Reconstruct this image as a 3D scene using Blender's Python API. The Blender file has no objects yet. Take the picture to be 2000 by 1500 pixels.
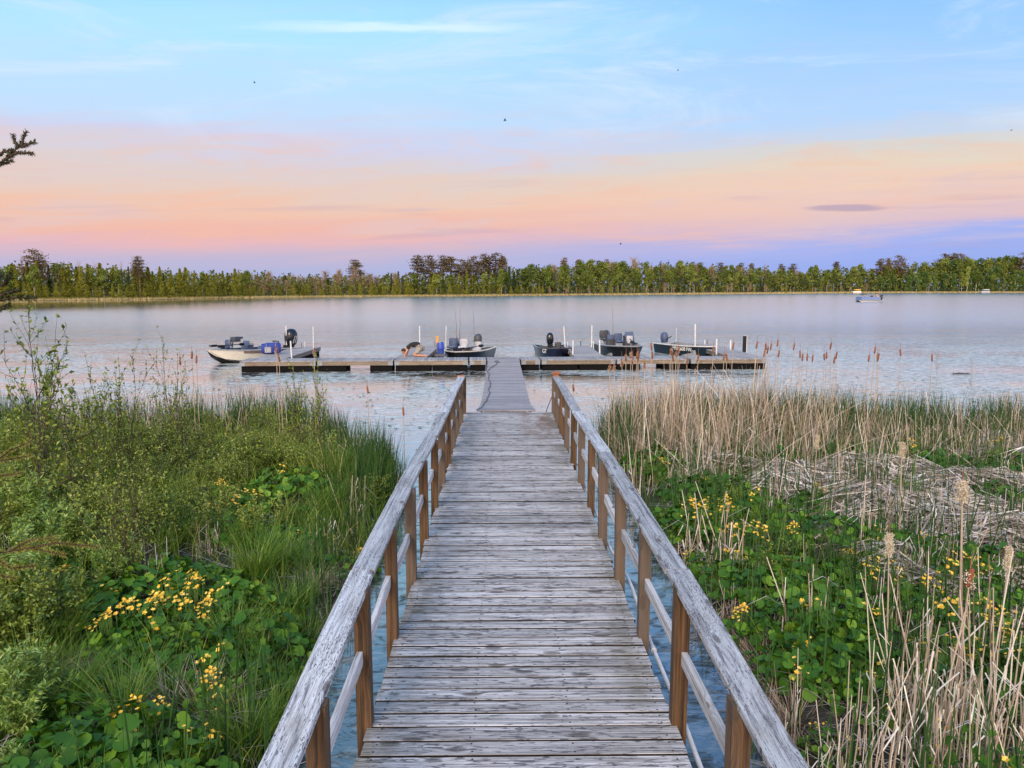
import bpy, math, random
import numpy as np
from mathutils import Vector, Matrix, Euler

scene = bpy.context.scene
col = scene.collection
rng = np.random.default_rng(7)
random.seed(7)
R = math.radians

# ------------------------------------------------------------------ camera
H = 3.3                                   # lens above the water
CX = -0.12
cam_d = bpy.data.cameras.new("camera")
cam_d.lens = 27.0; cam_d.sensor_width = 36.0
cam_d.clip_start = 0.05; cam_d.clip_end = 4000
cam = bpy.data.objects.new("camera", cam_d); col.objects.link(cam)
cam.location = (CX, 0, H)
cam.rotation_euler = (R(90 - 7.14), 0, R(-0.65))
scene.camera = cam
CR = cam.rotation_euler.to_matrix()
def ray(px, py):
    return CR @ Vector(((px - 1000) / 1500, (750 - py) / 1500, -1))
def P(px, py, z=0.0):                     # point of the photograph at height z
    d = ray(px, py); t = (z - H) / d.z
    return Vector((CX + d.x * t, d.y * t, z))
def PY(px, py, Y):                        # point of the photograph at distance Y
    d = ray(px, py); t = Y / d.y
    return Vector((CX + d.x * t, Y, H + d.z * t))

# ------------------------------------------------------------------ exposure
scene.view_settings.view_transform = 'Standard'
scene.view_settings.look = 'None'
scene.view_settings.exposure = 0.0
scene.view_settings.gamma = 1.0
scene.cycles.max_bounces = 6
scene.cycles.diffuse_bounces = 2
scene.cycles.transparent_max_bounces = 8

def lin(r, g, b):
    f = lambda c: (c / 255 / 12.92) if c / 255 <= 0.04045 else ((c / 255 + 0.055) / 1.055) ** 2.4
    return (f(r), f(g), f(b), 1.0)

# ------------------------------------------------------------------ world: dusk sky opposite the sunset
SUN_EL, SUN_ROT = 5.0, 196.0
world = bpy.data.worlds.new("World"); scene.world = world
world.use_nodes = True
wt = world.node_tree; wt.nodes.clear()
class NT:
    def __init__(s, t): s.t = t
    def n(s, kind, **kw):
        nd = s.t.nodes.new(kind)
        for k, v in kw.items(): setattr(nd, k, v)
        return nd
    def l(s, a, b): s.t.links.new(a, b)
    def put(s, sock, v):
        if hasattr(v, 'is_output') or isinstance(v, bpy.types.NodeSocket): s.l(v, sock)
        else: sock.default_value = v
    def math(s, op, a, b=0.0, c=0.0, clamp=False):
        m = s.n('ShaderNodeMath', operation=op); m.use_clamp = clamp
        s.put(m.inputs[0], a); s.put(m.inputs[1], b)
        if len(m.inputs) > 2: s.put(m.inputs[2], c)
        return m.outputs[0]
    def ramp(s, fac, stops, interp='LINEAR'):
        r = s.n('ShaderNodeValToRGB'); r.color_ramp.interpolation = interp
        e = r.color_ramp.elements
        while len(e) > 1: e.remove(e[-1])
        e[0].position = stops[0][0]; e[0].color = stops[0][1]
        for p, c in stops[1:]:
            x = e.new(p); x.color = c
        s.put(r.inputs[0], fac)
        return r.outputs[0]
    def mix(s, fac, a, b, blend='MIX'):
        m = s.n('ShaderNodeMix', data_type='RGBA', blend_type=blend)
        s.put(m.inputs[0], fac); s.put(m.inputs[6], a); s.put(m.inputs[7], b)
        return m.outputs[2]
    def noise(s, vec, scale=5, detail=4, rough=.5, dist=0.0, dim='3D'):
        m = s.n('ShaderNodeTexNoise', noise_dimensions=dim)
        if vec is not None: s.l(vec, m.inputs['Vector'])
        m.inputs['Scale'].default_value = scale; m.inputs['Detail'].default_value = detail
        m.inputs['Roughness'].default_value = rough; m.inputs['Distortion'].default_value = dist
        return m.outputs[0]
    def comb(s, x, y, z):
        m = s.n('ShaderNodeCombineXYZ')
        s.put(m.inputs[0], x); s.put(m.inputs[1], y); s.put(m.inputs[2], z)
        return m.outputs[0]
    def smooth(s, v, a, b, lo=0.0, hi=1.0):
        m = s.n('ShaderNodeMapRange', interpolation_type='SMOOTHSTEP')
        s.put(m.inputs[0], v); m.inputs[1].default_value = a; m.inputs[2].default_value = b
        m.inputs[3].default_value = lo; m.inputs[4].default_value = hi
        return m.outputs[0]
def G(v): return (v, v, v, 1)
W = NT(wt)
tc = W.n('ShaderNodeTexCoord')
sep = W.n('ShaderNodeSeparateXYZ'); W.l(tc.outputs['Generated'], sep.inputs[0])
dx, dy, dz = sep.outputs
hyp = W.math('SQRT', W.math('ADD', W.math('MULTIPLY', dx, dx), W.math('MULTIPLY', dy, dy)))
el = W.math('DIVIDE', dz, W.math('MAXIMUM', hyp, 0.02))
az = W.math('ARCTAN2', dx, dy)
az2 = W.math('MINIMUM', W.math('MULTIPLY', az, az), 0.5)
el = W.math('MULTIPLY', el, W.math('ADD', 1.0, W.math('MULTIPLY', az2, 0.5)))
big = W.noise(W.comb(W.math('MULTIPLY', az, 1.6), W.math('MULTIPLY', el, 9.0), 2.3), 1.0, 3, .55)
streak = W.noise(W.comb(W.math('MULTIPLY', az, 3.2), W.math('MULTIPLY', W.math('SUBTRACT', el, W.math('MULTIPLY', az, 0.055)), 46.0), 7.7), 1.0, 5, .55, .3)
tilt = W.math('ADD', W.math('MULTIPLY', W.math('MAXIMUM', az, 0.0), W.smooth(el, 0.0, 0.16, 0.03, 0.075)), W.math('MULTIPLY', W.math('MINIMUM', az, 0.0), W.smooth(el, 0.06, 0.16, 0.005, -0.045)))
v = W.math('SUBTRACT', el, tilt)
v = W.math('ADD', v, W.math('MULTIPLY', W.math('SUBTRACT', big, 0.5), 0.045))
warp2 = W.math('MULTIPLY', W.math('SUBTRACT', streak, 0.5), W.smooth(el, 0.0, 0.15, 0.026, 0.07))
v = W.math('ADD', v, warp2)
S = 2.0                                    # ramp covers v 0..0.5
def st(l): return [(p * S, lin(*c)) for p, c in l]
left = W.ramp(W.math('MULTIPLY', v, S), st([
    (0.0, (164, 176, 220)), (0.022, (174, 180, 218)), (0.040, (198, 182, 206)), (0.058, (226, 182, 190)),
    (0.074, (237, 184, 170)), (0.098, (237, 194, 174)), (0.118, (228, 202, 190)), (0.145, (218, 206, 208)),
    (0.170, (206, 208, 234)), (0.205, (192, 220, 250)), (0.300, (176, 228, 254)), (0.375, (158, 218, 252)), (0.5, (120, 190, 240))]))
right = W.ramp(W.math('MULTIPLY', v, S), st([
    (0.0, (150, 172, 234)), (0.022, (152, 172, 236)), (0.042, (164, 178, 236)), (0.052, (208, 186, 208)),
    (0.075, (226, 196, 194)), (0.098, (236, 204, 186)), (0.120, (226, 211, 194)), (0.142, (214, 212, 208)),
    (0.162, (198, 212, 232)), (0.195, (178, 212, 250)), (0.270, (156, 204, 252)), (0.375, (140, 196, 250)), (0.5, (105, 165, 235))]))
side = W.smooth(W.math('ADD', az, W.math('MULTIPLY', W.math('SUBTRACT', big, .5), .3)), -0.25, 0.5)
skyc = W.mix(side, left, right)
mot = W.noise(W.comb(W.math('MULTIPLY', az, 5.0), W.math('MULTIPLY', W.math('SUBTRACT', el, W.math('MULTIPLY', az, .04)), 30.0), 12.5), 1.0, 7, .68, .7)
mm = W.math('MULTIPLY', W.smooth(el, 0.03, 0.07), W.smooth(el, 0.16, 0.24, 1, .15))
skyc = W.mix(W.math('MULTIPLY', W.smooth(mot, .5, .70), W.math('MULTIPLY', mm, .55)), skyc, lin(222, 198, 200))
skyc = W.mix(W.math('MULTIPLY', W.smooth(mot, .5, .32), W.math('MULTIPLY', mm, .35)), skyc, lin(244, 188, 162))
# thin bright streak high up, and soft veil below it
sn = W.noise(W.comb(W.math('MULTIPLY', az, 14.0), W.math('MULTIPLY', el, 120.0), 1.1), 1.0, 4, .6)
sv = W.math('ABSOLUTE', W.math('SUBTRACT', W.math('ADD', el, W.math('MULTIPLY', W.math('SUBTRACT', sn, .5), .016)), 0.320))
sm = W.math('MULTIPLY', W.smooth(sv, 0.001, 0.009, 1, 0), W.math('MULTIPLY', W.smooth(az, -0.36, -0.16), W.smooth(az, -0.06, 0.07, 1, 0)))
skyc = W.mix(W.math('MULTIPLY', sm, .75), skyc, lin(222, 246, 255))
veil = W.noise(W.comb(W.math('MULTIPLY', az, 3.0), W.math('MULTIPLY', el, 13.0), 9.1), 1.0, 7, .66, .9)
vm = W.math('MULTIPLY', W.smooth(veil, 0.45, 0.72), W.smooth(el, 0.15, 0.24))
skyc = W.mix(W.math('MULTIPLY', vm, .62), skyc, lin(218, 234, 252))
# small mauve cloud bars low in the sky
lens_n = W.noise(W.comb(W.math('MULTIPLY', az, 4.0), W.math('MULTIPLY', W.math('SUBTRACT', el, W.math('MULTIPLY', az, .03)), 62.0), 4.4), 1.0, 3, .5)
lm = W.math('MULTIPLY', W.smooth(lens_n, 0.60, 0.74), W.math('MULTIPLY', W.smooth(el, 0.03, 0.06), W.smooth(el, 0.11, 0.16, 1, 0)))
skyc = W.mix(W.math('MULTIPLY', lm, .28), skyc, lin(186, 164, 190))
lv = W.math('ADD', W.math('POWER', W.math('DIVIDE', W.math('SUBTRACT', W.math('ADD', el, W.math('MULTIPLY', W.math('SUBTRACT', sn, .5), .008)), 0.1008), 0.0042), 2), W.math('POWER', W.math('DIVIDE', W.math('SUBTRACT', az, 0.413), 0.045), 2))
skyc = W.mix(W.smooth(lv, 0.3, 1.3, .75, 0), skyc, lin(178, 160, 184))
# overhead blue, and the bright afterglow behind the lens
skyc = W.mix(W.smooth(el, 0.5, 1.6), skyc, lin(128, 184, 246))
back = W.smooth(W.math('MULTIPLY', dy, -1.0), -0.1, 0.9)
glow = W.ramp(W.math('MULTIPLY', el, .5), [(0.0, (2.2, 1.35, .85, 1)), (0.15, (2.4, 1.9, 1.5, 1)), (0.5, (1.4, 1.5, 1.65, 1)), (1.0, (.85, 1.0, 1.3, 1))])
skyc = W.mix(back, skyc, glow)
below = W.smooth(dz, -0.25, -0.02)
skyc = W.mix(below, lin(60, 66, 58), skyc)
bg = W.n('ShaderNodeBackground'); W.l(skyc, bg.inputs[0]); bg.inputs[1].default_value = 1.08
nish = W.n('ShaderNodeTexSky', sky_type='NISHITA'); nish.sun_disc = False
nish.sun_elevation = R(SUN_EL); nish.sun_rotation = R(SUN_ROT)
bg2 = W.n('ShaderNodeBackground'); W.l(nish.outputs[0], bg2.inputs[0]); bg2.inputs[1].default_value = 0.05
bgm = W.n('ShaderNodeMixShader'); bgm.inputs[0].default_value = .03
W.l(bg.outputs[0], bgm.inputs[1]); W.l(bg2.outputs[0], bgm.inputs[2])
wo = W.n('ShaderNodeOutputWorld'); W.l(bgm.outputs[0], wo.inputs[0])

sl = bpy.data.lights.new("evening_sun", 'SUN'); sl.energy = 2.9; sl.angle = R(24); sl.color = (1, .78, .56)
so = bpy.data.objects.new("evening_sun", sl); col.objects.link(so)
sa = R(SUN_ROT)
sd = Vector((math.sin(sa) * math.cos(R(33)), math.cos(sa) * math.cos(R(33)), math.sin(R(33))))
so.rotation_euler = sd.to_track_quat('Z', 'Y').to_euler()

# ------------------------------------------------------------------ mesh helper
class MB:
    def __init__(s): s.v = []; s.n = 0; s.lo = []; s.tot = []; s.t = []; s.mi = []; s.sm = []
    def add(s, V, F, tint=0.5, mi=0, smooth=False):
        V = np.asarray(V, dtype=np.float32).reshape(-1, 3); F = np.asarray(F, dtype=np.int32)
        s.v.append(V); s.lo.append((F + s.n).ravel()); s.tot.append(np.full(len(F), F.shape[1], np.int32))
        s.t.append(np.broadcast_to(np.asarray(tint, np.float32), (len(V),)).copy())
        s.mi.append(np.full(len(F), mi, np.int32)); s.sm.append(np.full(len(F), smooth, bool)); s.n += len(V)
        return s
    def box(s, c, size, rot=None, tint=0.5, mi=0, taper=1.0):
        h = np.array(size, float) / 2
        V = np.array([[x, y, z] for z in (-1, 1) for y in (-1, 1) for x in (-1, 1)], float)
        V[4:, :2] *= taper
        V = V * h
        if rot is not None: V = V @ np.array(rot).T
        V += np.array(c, float)
        return s.add(V, [[0, 2, 3, 1], [4, 5, 7, 6], [0, 1, 5, 4], [2, 6, 7, 3], [0, 4, 6, 2], [1, 3, 7, 5]], tint, mi)
    def bbox(s, c, size, bev=.004, tint=.5, mi=0, rot=None):     # box with chamfered top edges
        x, y, z = size; b = bev
        prof = [(-x/2, -y/2, -z/2), (-x/2, -y/2, z/2 - b), (-x/2 + b, -y/2 + b, z/2)]
        rings = []
        for (a, bb, cc) in prof:
            rings += [[a, bb, cc], [-a, bb, cc], [-a, -bb, cc], [a, -bb, cc]]
        V = np.array(rings)
        if rot is not None: V = V @ np.array(rot).T
        V = V + np.array(c)
        F = [[i + r * 4, (i + 1) % 4 + r * 4, (i + 1) % 4 + r * 4 + 4, i + r * 4 + 4] for r in range(2) for i in range(4)]
        F += [[8, 9, 10, 11], [3, 2, 1, 0]]
        return s.add(V, F, tint, mi)
    def tube(s, pts, rad, n=6, tint=.5, mi=0, smooth=True, caps=True):
        pts = np.array([tuple(p) for p in pts], float); m = len(pts)
        rad = np.broadcast_to(np.array(rad, float), (m,))
        T = np.gradient(pts, axis=0); T /= np.linalg.norm(T, axis=1)[:, None] + 1e-9
        up = np.array([0, 0, 1.0]) if abs(T[0][2]) < .9 else np.array([0, 1.0, 0])
        V = []
        for i in range(m):
            a = np.cross(T[i], up); a /= np.linalg.norm(a) + 1e-9; b = np.cross(T[i], a)
            for k in range(n):
                th = 2 * math.pi * k / n
                V.append(pts[i] + rad[i] * (math.cos(th) * a + math.sin(th) * b))
        F = [[i * n + k, i * n + (k + 1) % n, (i + 1) * n + (k + 1) % n, (i + 1) * n + k] for i in range(m - 1) for k in range(n)]
        s.add(V, F, tint, mi, smooth)
        if caps:
            for i0, rr in ((0, rad[0]), ((m - 1) * n, rad[-1])):
                if rr > 1e-4:
                    ring = V[i0:i0 + n]; s.add(ring, [list(range(n))], tint, mi)
        return s
    def loft(s, rings, tint=.5, mi=0, smooth=True, closed=True, caps=True):
        n = len(rings[0]); V = np.array(rings, float).reshape(-1, 3)
        k2 = n if closed else n - 1
        F = [[i * n + k, i * n + (k + 1) % n, (i + 1) * n + (k + 1) % n, (i + 1) * n + k] for i in range(len(rings) - 1) for k in range(k2)]
        s.add(V, F, tint, mi, smooth)
        if caps and closed:
            s.add(rings[0], [list(range(n))], tint, mi); s.add(rings[-1], [list(range(n))], tint, mi)
        return s
    def grow(s, fn):
        s.v = [np.asarray(fn(v), np.float32) for v in s.v]; return s
    def mesh(s, name, mats):
        V = np.concatenate(s.v); L = np.concatenate(s.lo); T = np.concatenate(s.tot)
        me = bpy.data.meshes.new(name)
        me.vertices.add(len(V)); me.vertices.foreach_set('co', V.ravel())
        me.loops.add(len(L)); me.loops.foreach_set('vertex_index', L)
        me.polygons.add(len(T)); st = np.zeros(len(T), np.int32); st[1:] = np.cumsum(T)[:-1]
        me.polygons.foreach_set('loop_start', st); me.polygons.foreach_set('loop_total', T)
        me.polygons.foreach_set('material_index', np.concatenate(s.mi))
        me.polygons.foreach_set('use_smooth', np.concatenate(s.sm))
        at = me.attributes.new('tint', 'FLOAT', 'POINT'); at.data.foreach_set('value', np.concatenate(s.t))
        for m in (mats if isinstance(mats, (list, tuple)) else [mats]): me.materials.append(m)
        me.update(calc_edges=True)
        return me
    def build(s, name, mats, parent=None):
        return link(name, s.mesh(name, mats), parent)
def link(name, me, parent=None):
    o = bpy.data.objects.new(name, me); col.objects.link(o)
    if parent: o.parent = parent
    return o
def tag(o, label=None, cat=None, group=None, kind=None):
    if label: o['label'] = label
    if cat: o['category'] = cat
    if group: o['group'] = group
    if kind: o['kind'] = kind
    return o
def thing(name, label, cat, loc=(0, 0, 0), rz=0, group=None):
    o = bpy.data.objects.new(name, None); col.objects.link(o); o.empty_display_size = .1
    o.location = loc; o.rotation_euler = (0, 0, rz)
    return tag(o, label, cat, group)
KIDS = {}
def copy_tree(o, parent=None):
    c = o.copy(); col.objects.link(c); c.parent = parent
    for ch in o.children: copy_tree(ch, c)
    return c
def rotz(a):
    c, s_ = math.cos(a), math.sin(a); return np.array([[c, -s_, 0], [s_, c, 0], [0, 0, 1.0]])

# ------------------------------------------------------------------ materials
def mat(name):
    m = bpy.data.materials.new(name); m.use_nodes = True; t = m.node_tree; t.nodes.clear()
    n = NT(t); out = n.n('ShaderNodeOutputMaterial'); return m, n, out
def bsdf(n, out, color, rough=.6, metal=0.0, bump=None, bstr=.3, bdist=.01, spec=.5):
    b = n.n('ShaderNodeBsdfPrincipled')
    n.put(b.inputs['Base Color'], color); n.put(b.inputs['Roughness'], rough); b.inputs['Metallic'].default_value = metal
    b.inputs['Specular IOR Level'].default_value = spec
    if bump is not None:
        bm = n.n('ShaderNodeBump'); bm.inputs['Strength'].default_value = bstr; bm.inputs['Distance'].default_value = bdist
        n.l(bump, bm.inputs['Height']); n.l(bm.outputs[0], b.inputs['Normal'])
    n.l(b.outputs[0], out.inputs[0]); return b
def tint_of(n):
    a = n.n('ShaderNodeAttribute'); a.attribute_name = 'tint'; return a.outputs['Fac']
def objco(n):
    return n.n('ShaderNodeTexCoord').outputs['Object']
def sepv(n, v):
    s = n.n('ShaderNodeSeparateXYZ'); n.l(v, s.inputs[0]); return s.outputs
def plain(name, c, rough=.5, metal=0.0, var=.15, scale=8.0, spec=.5):
    m, n, out = mat(name)
    no = n.noise(objco(n), scale, 5, .6)
    c = tuple(c) + ((1,) if len(c) == 3 else ())
    cc = n.mix(n.smooth(no, .3, .7), tuple(x * (1 - var) for x in c[:3]) + (1,), tuple(min(1, x * (1 + var)) for x in c[:3]) + (1,))
    bsdf(n, out, cc, rough, metal, no, .1, .005, spec); return m

def wood(name, axis, dark, mid, light, fleck=0.0, fleck_scale=1.0, knots=.12, stain=False, rough=.8, warmth=None):
    """weathered timber: axis is the grain direction; tint attribute gives each board its own tone"""
    m, n, out = mat(name)
    x, y, z = sepv(n, objco(n)); t = tint_of(n)
    a = (x, y, z)[axis]; o1 = (y, x, x)[axis]; o2 = (z, z, y)[axis]
    off = n.math('MULTIPLY', t, 53.0)
    al = n.math('ADD', a, off)
    # knots
    kv = n.comb(n.math('MULTIPLY', al, 2.0), n.math('MULTIPLY', n.math('ADD', n.math('ADD', o1, o2), off), 5.6), 0.0)
    vo = n.n('ShaderNodeTexVoronoi', voronoi_dimensions='2D'); n.l(kv, vo.inputs['Vector']); vo.inputs['Scale'].default_value = 1.0
    kd0 = vo.outputs['Distance']; kc = sepv(n, vo.outputs['Color'])[0]
    kd = n.math('ADD', kd0, n.math('MULTIPLY', n.smooth(kc, .45, .62), .5))
    infl = n.smooth(kd, 0.0, .35, 1, 0)
    gx = n.math('MULTIPLY', al, .9)
    gy = n.math('ADD', n.math('MULTIPLY', o1, 52.0), n.math('MULTIPLY', infl, 1.6))
    gz = n.math('MULTIPLY', o2, 52.0)
    g = n.noise(n.comb(gx, gy, gz), 1.0, 6, .62, .35)
    g2 = n.noise(n.comb(n.math('MULTIPLY', al, 3.0), n.math('MULTIPLY', gy, 3.1), n.math('MULTIPLY', gz, 3.1)), 1.0, 4, .7)
    gm = n.math('ADD', n.math('MULTIPLY', g, .62), n.math('MULTIPLY', g2, .38))
    c = n.ramp(gm, [(.37, dark), (.47, mid), (.58, light), (.8, tuple(min(1, q * 1.12) for q in light[:3]) + (1,))])
    br = n.math('ADD', .72, n.math('MULTIPLY', n.n('ShaderNodeTexWhiteNoise', noise_dimensions='1D').outputs[0], 0.0))
    wn = n.n('ShaderNodeTexWhiteNoise', noise_dimensions='1D'); n.l(off, wn.inputs['W'])
    tone = n.math('ADD', .74, n.math('MULTIPLY', wn.outputs[0], .44))
    c = n.mix(1.0, c, n.comb(tone, tone, tone), 'MULTIPLY')
    blot = n.noise(n.comb(n.math('MULTIPLY', al, 2.0), n.math('MULTIPLY', o1, 6.0), o2), 1.0, 4, .6)
    c = n.mix(n.smooth(blot, .50, .72, 0, .45), c, n.mix(1.0, c, (.62, .55, .47, 1), 'MULTIPLY'))
    if warmth is not None:
        c = n.mix(n.smooth(wn.outputs[0], .45, .6), c, n.mix(.75, c, warmth))
    core = n.smooth(kd, knots * .5, knots, 1, 0)
    ring = n.math('MULTIPLY', n.smooth(kd, knots * .9, knots * 1.25, 1, 0), n.smooth(kd, knots * .55, knots * .8))
    c = n.mix(n.math('MULTIPLY', core, .72), c, (.07, .052, .042, 1))
    c = n.mix(n.math('MULTIPLY', ring, .5), c, (.05, .04, .035, 1))
    if fleck:
        fs = fleck_scale
        fv = n.noise(n.comb(n.math('MULTIPLY', al, 22.0 * fs), n.math('MULTIPLY', o1, 130.0 * fs), n.math('MULTIPLY', o2, 60.0)), 1.0, 3, .55, .5)
        dens = n.noise(n.comb(n.math('MULTIPLY', al, 2.5), n.math('MULTIPLY', o1, 10.0), o2), 1.0, 3, .6)
        fm = n.smooth(n.math('ADD', fv, n.math('MULTIPLY', n.math('SUBTRACT', dens, .5), .35)), .56, .62)
        c = n.mix(n.math('MULTIPLY', fm, fleck), c, (.045, .045, .055, 1))
    if stain:
        px, py, pz = sepv(n, objco(n))
        sv = n.noise(n.comb(n.math('MULTIPLY', px, 2.6), n.math('MULTIPLY', py, .9), 0.3), 1.0, 5, .65)
        ry = n.math('MULTIPLY', n.smooth(py, 13.6, 16.0), n.smooth(px, .15, .5))
        ry = n.math('MULTIPLY', ry, n.smooth(px, .75, 1.02, 1, .35))
        c = n.mix(n.math('MULTIPLY', ry, n.smooth(sv, .42, .58, 0, .75)), c, (.17, .075, .035, 1))
        ed = n.math('MULTIPLY', n.smooth(n.math('ABSOLUTE', px), .55, 1.0), n.smooth(sv, .46, .62, 0, .6))
        c = n.mix(ed, c, (.13, .115, .075, 1))
    rgh = n.math('SUBTRACT', rough, n.math('MULTIPLY', gm, .1))
    bsdf(n, out, c, rgh, 0, gm, .55, .004, .35)
    return m

M = {}
M['deck'] = wood('weathered_deck', 0, (.07, .062, .062, 1), (.31, .295, .30, 1), (.62, .61, .63, 1), fleck=.8, fleck_scale=.5, knots=.135, stain=True)
M['rail'] = wood('weathered_rail', 1, (.12, .12, .14, 1), (.37, .385, .42, 1), (.56, .585, .63, 1), fleck=.85, fleck_scale=1.5, knots=.10)
M['midrail'] = wood('midrail', 1, (.2, .19, .2, 1), (.46, .46, .49, 1), (.66, .66, .69, 1), fleck=.2, knots=.07)
M['post'] = wood('stained_post', 2, (.016, .009, .005, 1), (.080, .043, .020, 1), (.165, .094, .047, 1), knots=.13, warmth=(.11, .095, .085, 1))
M['beam'] = wood('dark_beam', 1, (.03, .025, .02, 1), (.09, .075, .06, 1), (.15, .13, .11, 1))
M['dock'] = wood('dock_deck', 1, (.11, .105, .11, 1), (.27, .265, .285, 1), (.40, .395, .42, 1), fleck=.2, knots=.06)
M['ramp'] = wood('ramp_deck', 0, (.10, .095, .10, 1), (.25, .24, .265, 1), (.38, .37, .41, 1), fleck=.2, knots=.06)
M['skirt'] = wood('dock_skirt', 0, (.05, .038, .028, 1), (.16, .13, .10, 1), (.26, .22, .18, 1), knots=.09)
M['edge'] = plain('plank_gap_shade', (.022, .018, .015), .95, spec=.1)  # near-black colour paints the shade in the gaps between deck planks
M['nail'] = plain('nail', (.035, .028, .026), .6, .3)
M['float'] = plain('black_float', (.008, .008, .009), .95, spec=.05)
M['galv'] = plain('galvanized', (.22, .25, .29), .55, .3)
M['pvc'] = plain('pvc', (.60, .61, .64), .5, var=.12)
M['brownpipe'] = plain('rusty_pipe', (.14, .085, .05), .7, .3)
M['cap'] = plain('post_cap', (.30, .11, .05), .55)
M['rope'] = plain('rope', (.10, .09, .09), .9)
M['black'] = plain('black_plastic', (.010, .011, .014), .5, spec=.25)
M['black_gloss'] = plain('cowling_paint', (.008, .012, .022), .12)
M['grey'] = plain('grey_plastic', (.30, .31, .34), .5)
M['darkgrey'] = plain('dark_grey_vinyl', (.05, .055, .07), .5)
M['white'] = plain('white_paint', (.78, .77, .75), .3, var=.05)
M['cream'] = plain('cream_hull', (.62, .58, .50), .25, var=.05)
M['stripe'] = plain('brown_stripe', (.17, .12, .11), .3)
M['navy'] = plain('navy_hull', (.008, .011, .038), .3, spec=.25)
M['navygreen'] = plain('dark_teal_hull', (.008, .020, .034), .35, spec=.25)
M['hullblack'] = plain('black_hull', (.007, .008, .012), .3, spec=.25)
M['alu'] = plain('aluminium', (.50, .51, .52), .35, .6)
M['blue'] = plain('blue_fabric', (.010, .035, .26), .7)
M['blueplastic'] = plain('blue_plastic', (.02, .06, .40), .35)
M['seatgrey'] = plain('seat_vinyl', (.42, .44, .50), .5)
M['bluegrey'] = plain('blue_grey_vinyl', (.06, .09, .17), .5)
M['panelblue'] = plain('pontoon_panel', (.13, .20, .42), .4)
M['yellow'] = plain('yellow_canvas', (.75, .42, .05), .7)
M['orange'] = plain('orange_cap', (.65, .30, .05), .6)
M['skin'] = plain('skin', (.50, .27, .19), .5, var=.08)
M['hair'] = plain('hair', (.02, .013, .01), .7)
M['shirt'] = plain('black_shirt', (.012, .012, .014), .85)
M['shorts'] = plain('grey_shorts', (.30, .29, .28), .85)
M['bark'] = plain('bark', (.075, .055, .04), .9, var=.4, scale=6)
M['pinebark'] = plain('pine_bark', (.16, .085, .055), .9, var=.3, scale=2)
M['birchbark'] = plain('pale_bark', (.46, .42, .36), .8, var=.25, scale=2)
M['twig'] = plain('twig', (.055, .035, .028), .9, var=.3)

def leafy(name, stops, trans=.35, rough=.5, spec=.3, objvar=0.0):
    m, n, out = mat(name)
    t = tint_of(n)
    if objvar:
        oi = n.n('ShaderNodeObjectInfo').outputs['Random']
        t = n.math('ADD', n.math('MULTIPLY', t, 1 - objvar), n.math('MULTIPLY', oi, objvar))
    c = n.ramp(t, stops)
    b = n.n('ShaderNodeBsdfPrincipled'); n.l(c, b.inputs['Base Color']); b.inputs['Roughness'].default_value = rough
    b.inputs['Specular IOR Level'].default_value = spec
    tr = n.n('ShaderNodeBsdfTranslucent'); n.l(n.mix(1.0, c, (1.3, 1.25, .6, 1), 'MULTIPLY'), tr.inputs[0])
    mx = n.n('ShaderNodeMixShader'); mx.inputs[0].default_value = trans * .45
    n.l(b.outputs[0], mx.inputs[1]); n.l(tr.outputs[0], mx.inputs[2]); n.l(mx.outputs[0], out.inputs[0])
    return m
M['marigold_leaf'] = leafy('marigold_leaf', [(0, (.014, .055, .005, 1)), (.5, (.045, .135, .010, 1)), (.85, (.15, .29, .025, 1)), (1, (.32, .44, .07, 1))], .25, .5, .22, .3)
M['petal'] = leafy('petal', [(0, (.80, .40, .02, 1)), (.6, (.92, .60, .05, 1)), (1, (.95, .78, .25, 1))], .3, .45, .4)
M['stem_green'] = plain('green_stem', (.12, .22, .05), .6)
M['grass'] = leafy('grass_blade', [(0, (.02, .06, .007, 1)), (.4, (.09, .18, .016, 1)), (.7, (.25, .32, .04, 1)), (.88, (.45, .38, .14, 1)), (1, (.62, .52, .30, 1))], .35, .5)
M['tussock'] = leafy('tussock_blade', [(0, (.02, .06, .007, 1)), (.5, (.08, .18, .016, 1)), (.85, (.23, .34, .05, 1)), (1, (.42, .38, .18, 1))], .35, .5, .3, .2)
M['rush'] = leafy('rush_blade', [(0, (.012, .04, .012, 1)), (.6, (.03, .09, .02, 1)), (1, (.08, .15, .035, 1))], .25, .5)
M['straw'] = leafy('straw', [(0, (.14, .095, .07, 1)), (.35, (.36, .28, .22, 1)), (.7, (.62, .53, .45, 1)), (1, (.82, .78, .73, 1))], .25, .6, .2)
M['palestraw'] = leafy('pale_straw', [(0, (.09, .065, .05, 1)), (.3, (.27, .21, .18, 1)), (.65, (.50, .44, .39, 1)), (1, (.78, .75, .74, 1))], .2, .55, .3)
M['seedhead'] = leafy('seedhead', [(0, (.09, .03, .018, 1)), (.5, (.22, .085, .045, 1)), (.8, (.42, .26, .16, 1)), (1, (.66, .52, .38, 1))], .05, .9, .1)
M['fluff'] = leafy('seed_fluff', [(0, (.50, .40, .30, 1)), (1, (.84, .78, .68, 1))], .4, .9, .1)
M['shrub_leaf'] = leafy('shrub_leaf', [(0, (.035, .07, .008, 1)), (.4, (.11, .18, .018, 1)), (.8, (.30, .37, .05, 1)), (1, (.56, .60, .22, 1))], .35, .42, .5, .25)
M['willow_leaf'] = leafy('willow_leaf', [(0, (.07, .16, .02, 1)), (.5, (.17, .29, .045, 1)), (1, (.42, .52, .16, 1))], .35, .4, .5, .15)
M['needle'] = leafy('spruce_needle', [(0, (.012, .03, .010, 1)), (.6, (.035, .06, .016, 1)), (1, (.09, .10, .03, 1))], .1, .5)
M['young_needle'] = leafy('young_needle', [(0, (.10, .11, .02, 1)), (1, (.32, .30, .08, 1))], .25, .5)
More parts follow.
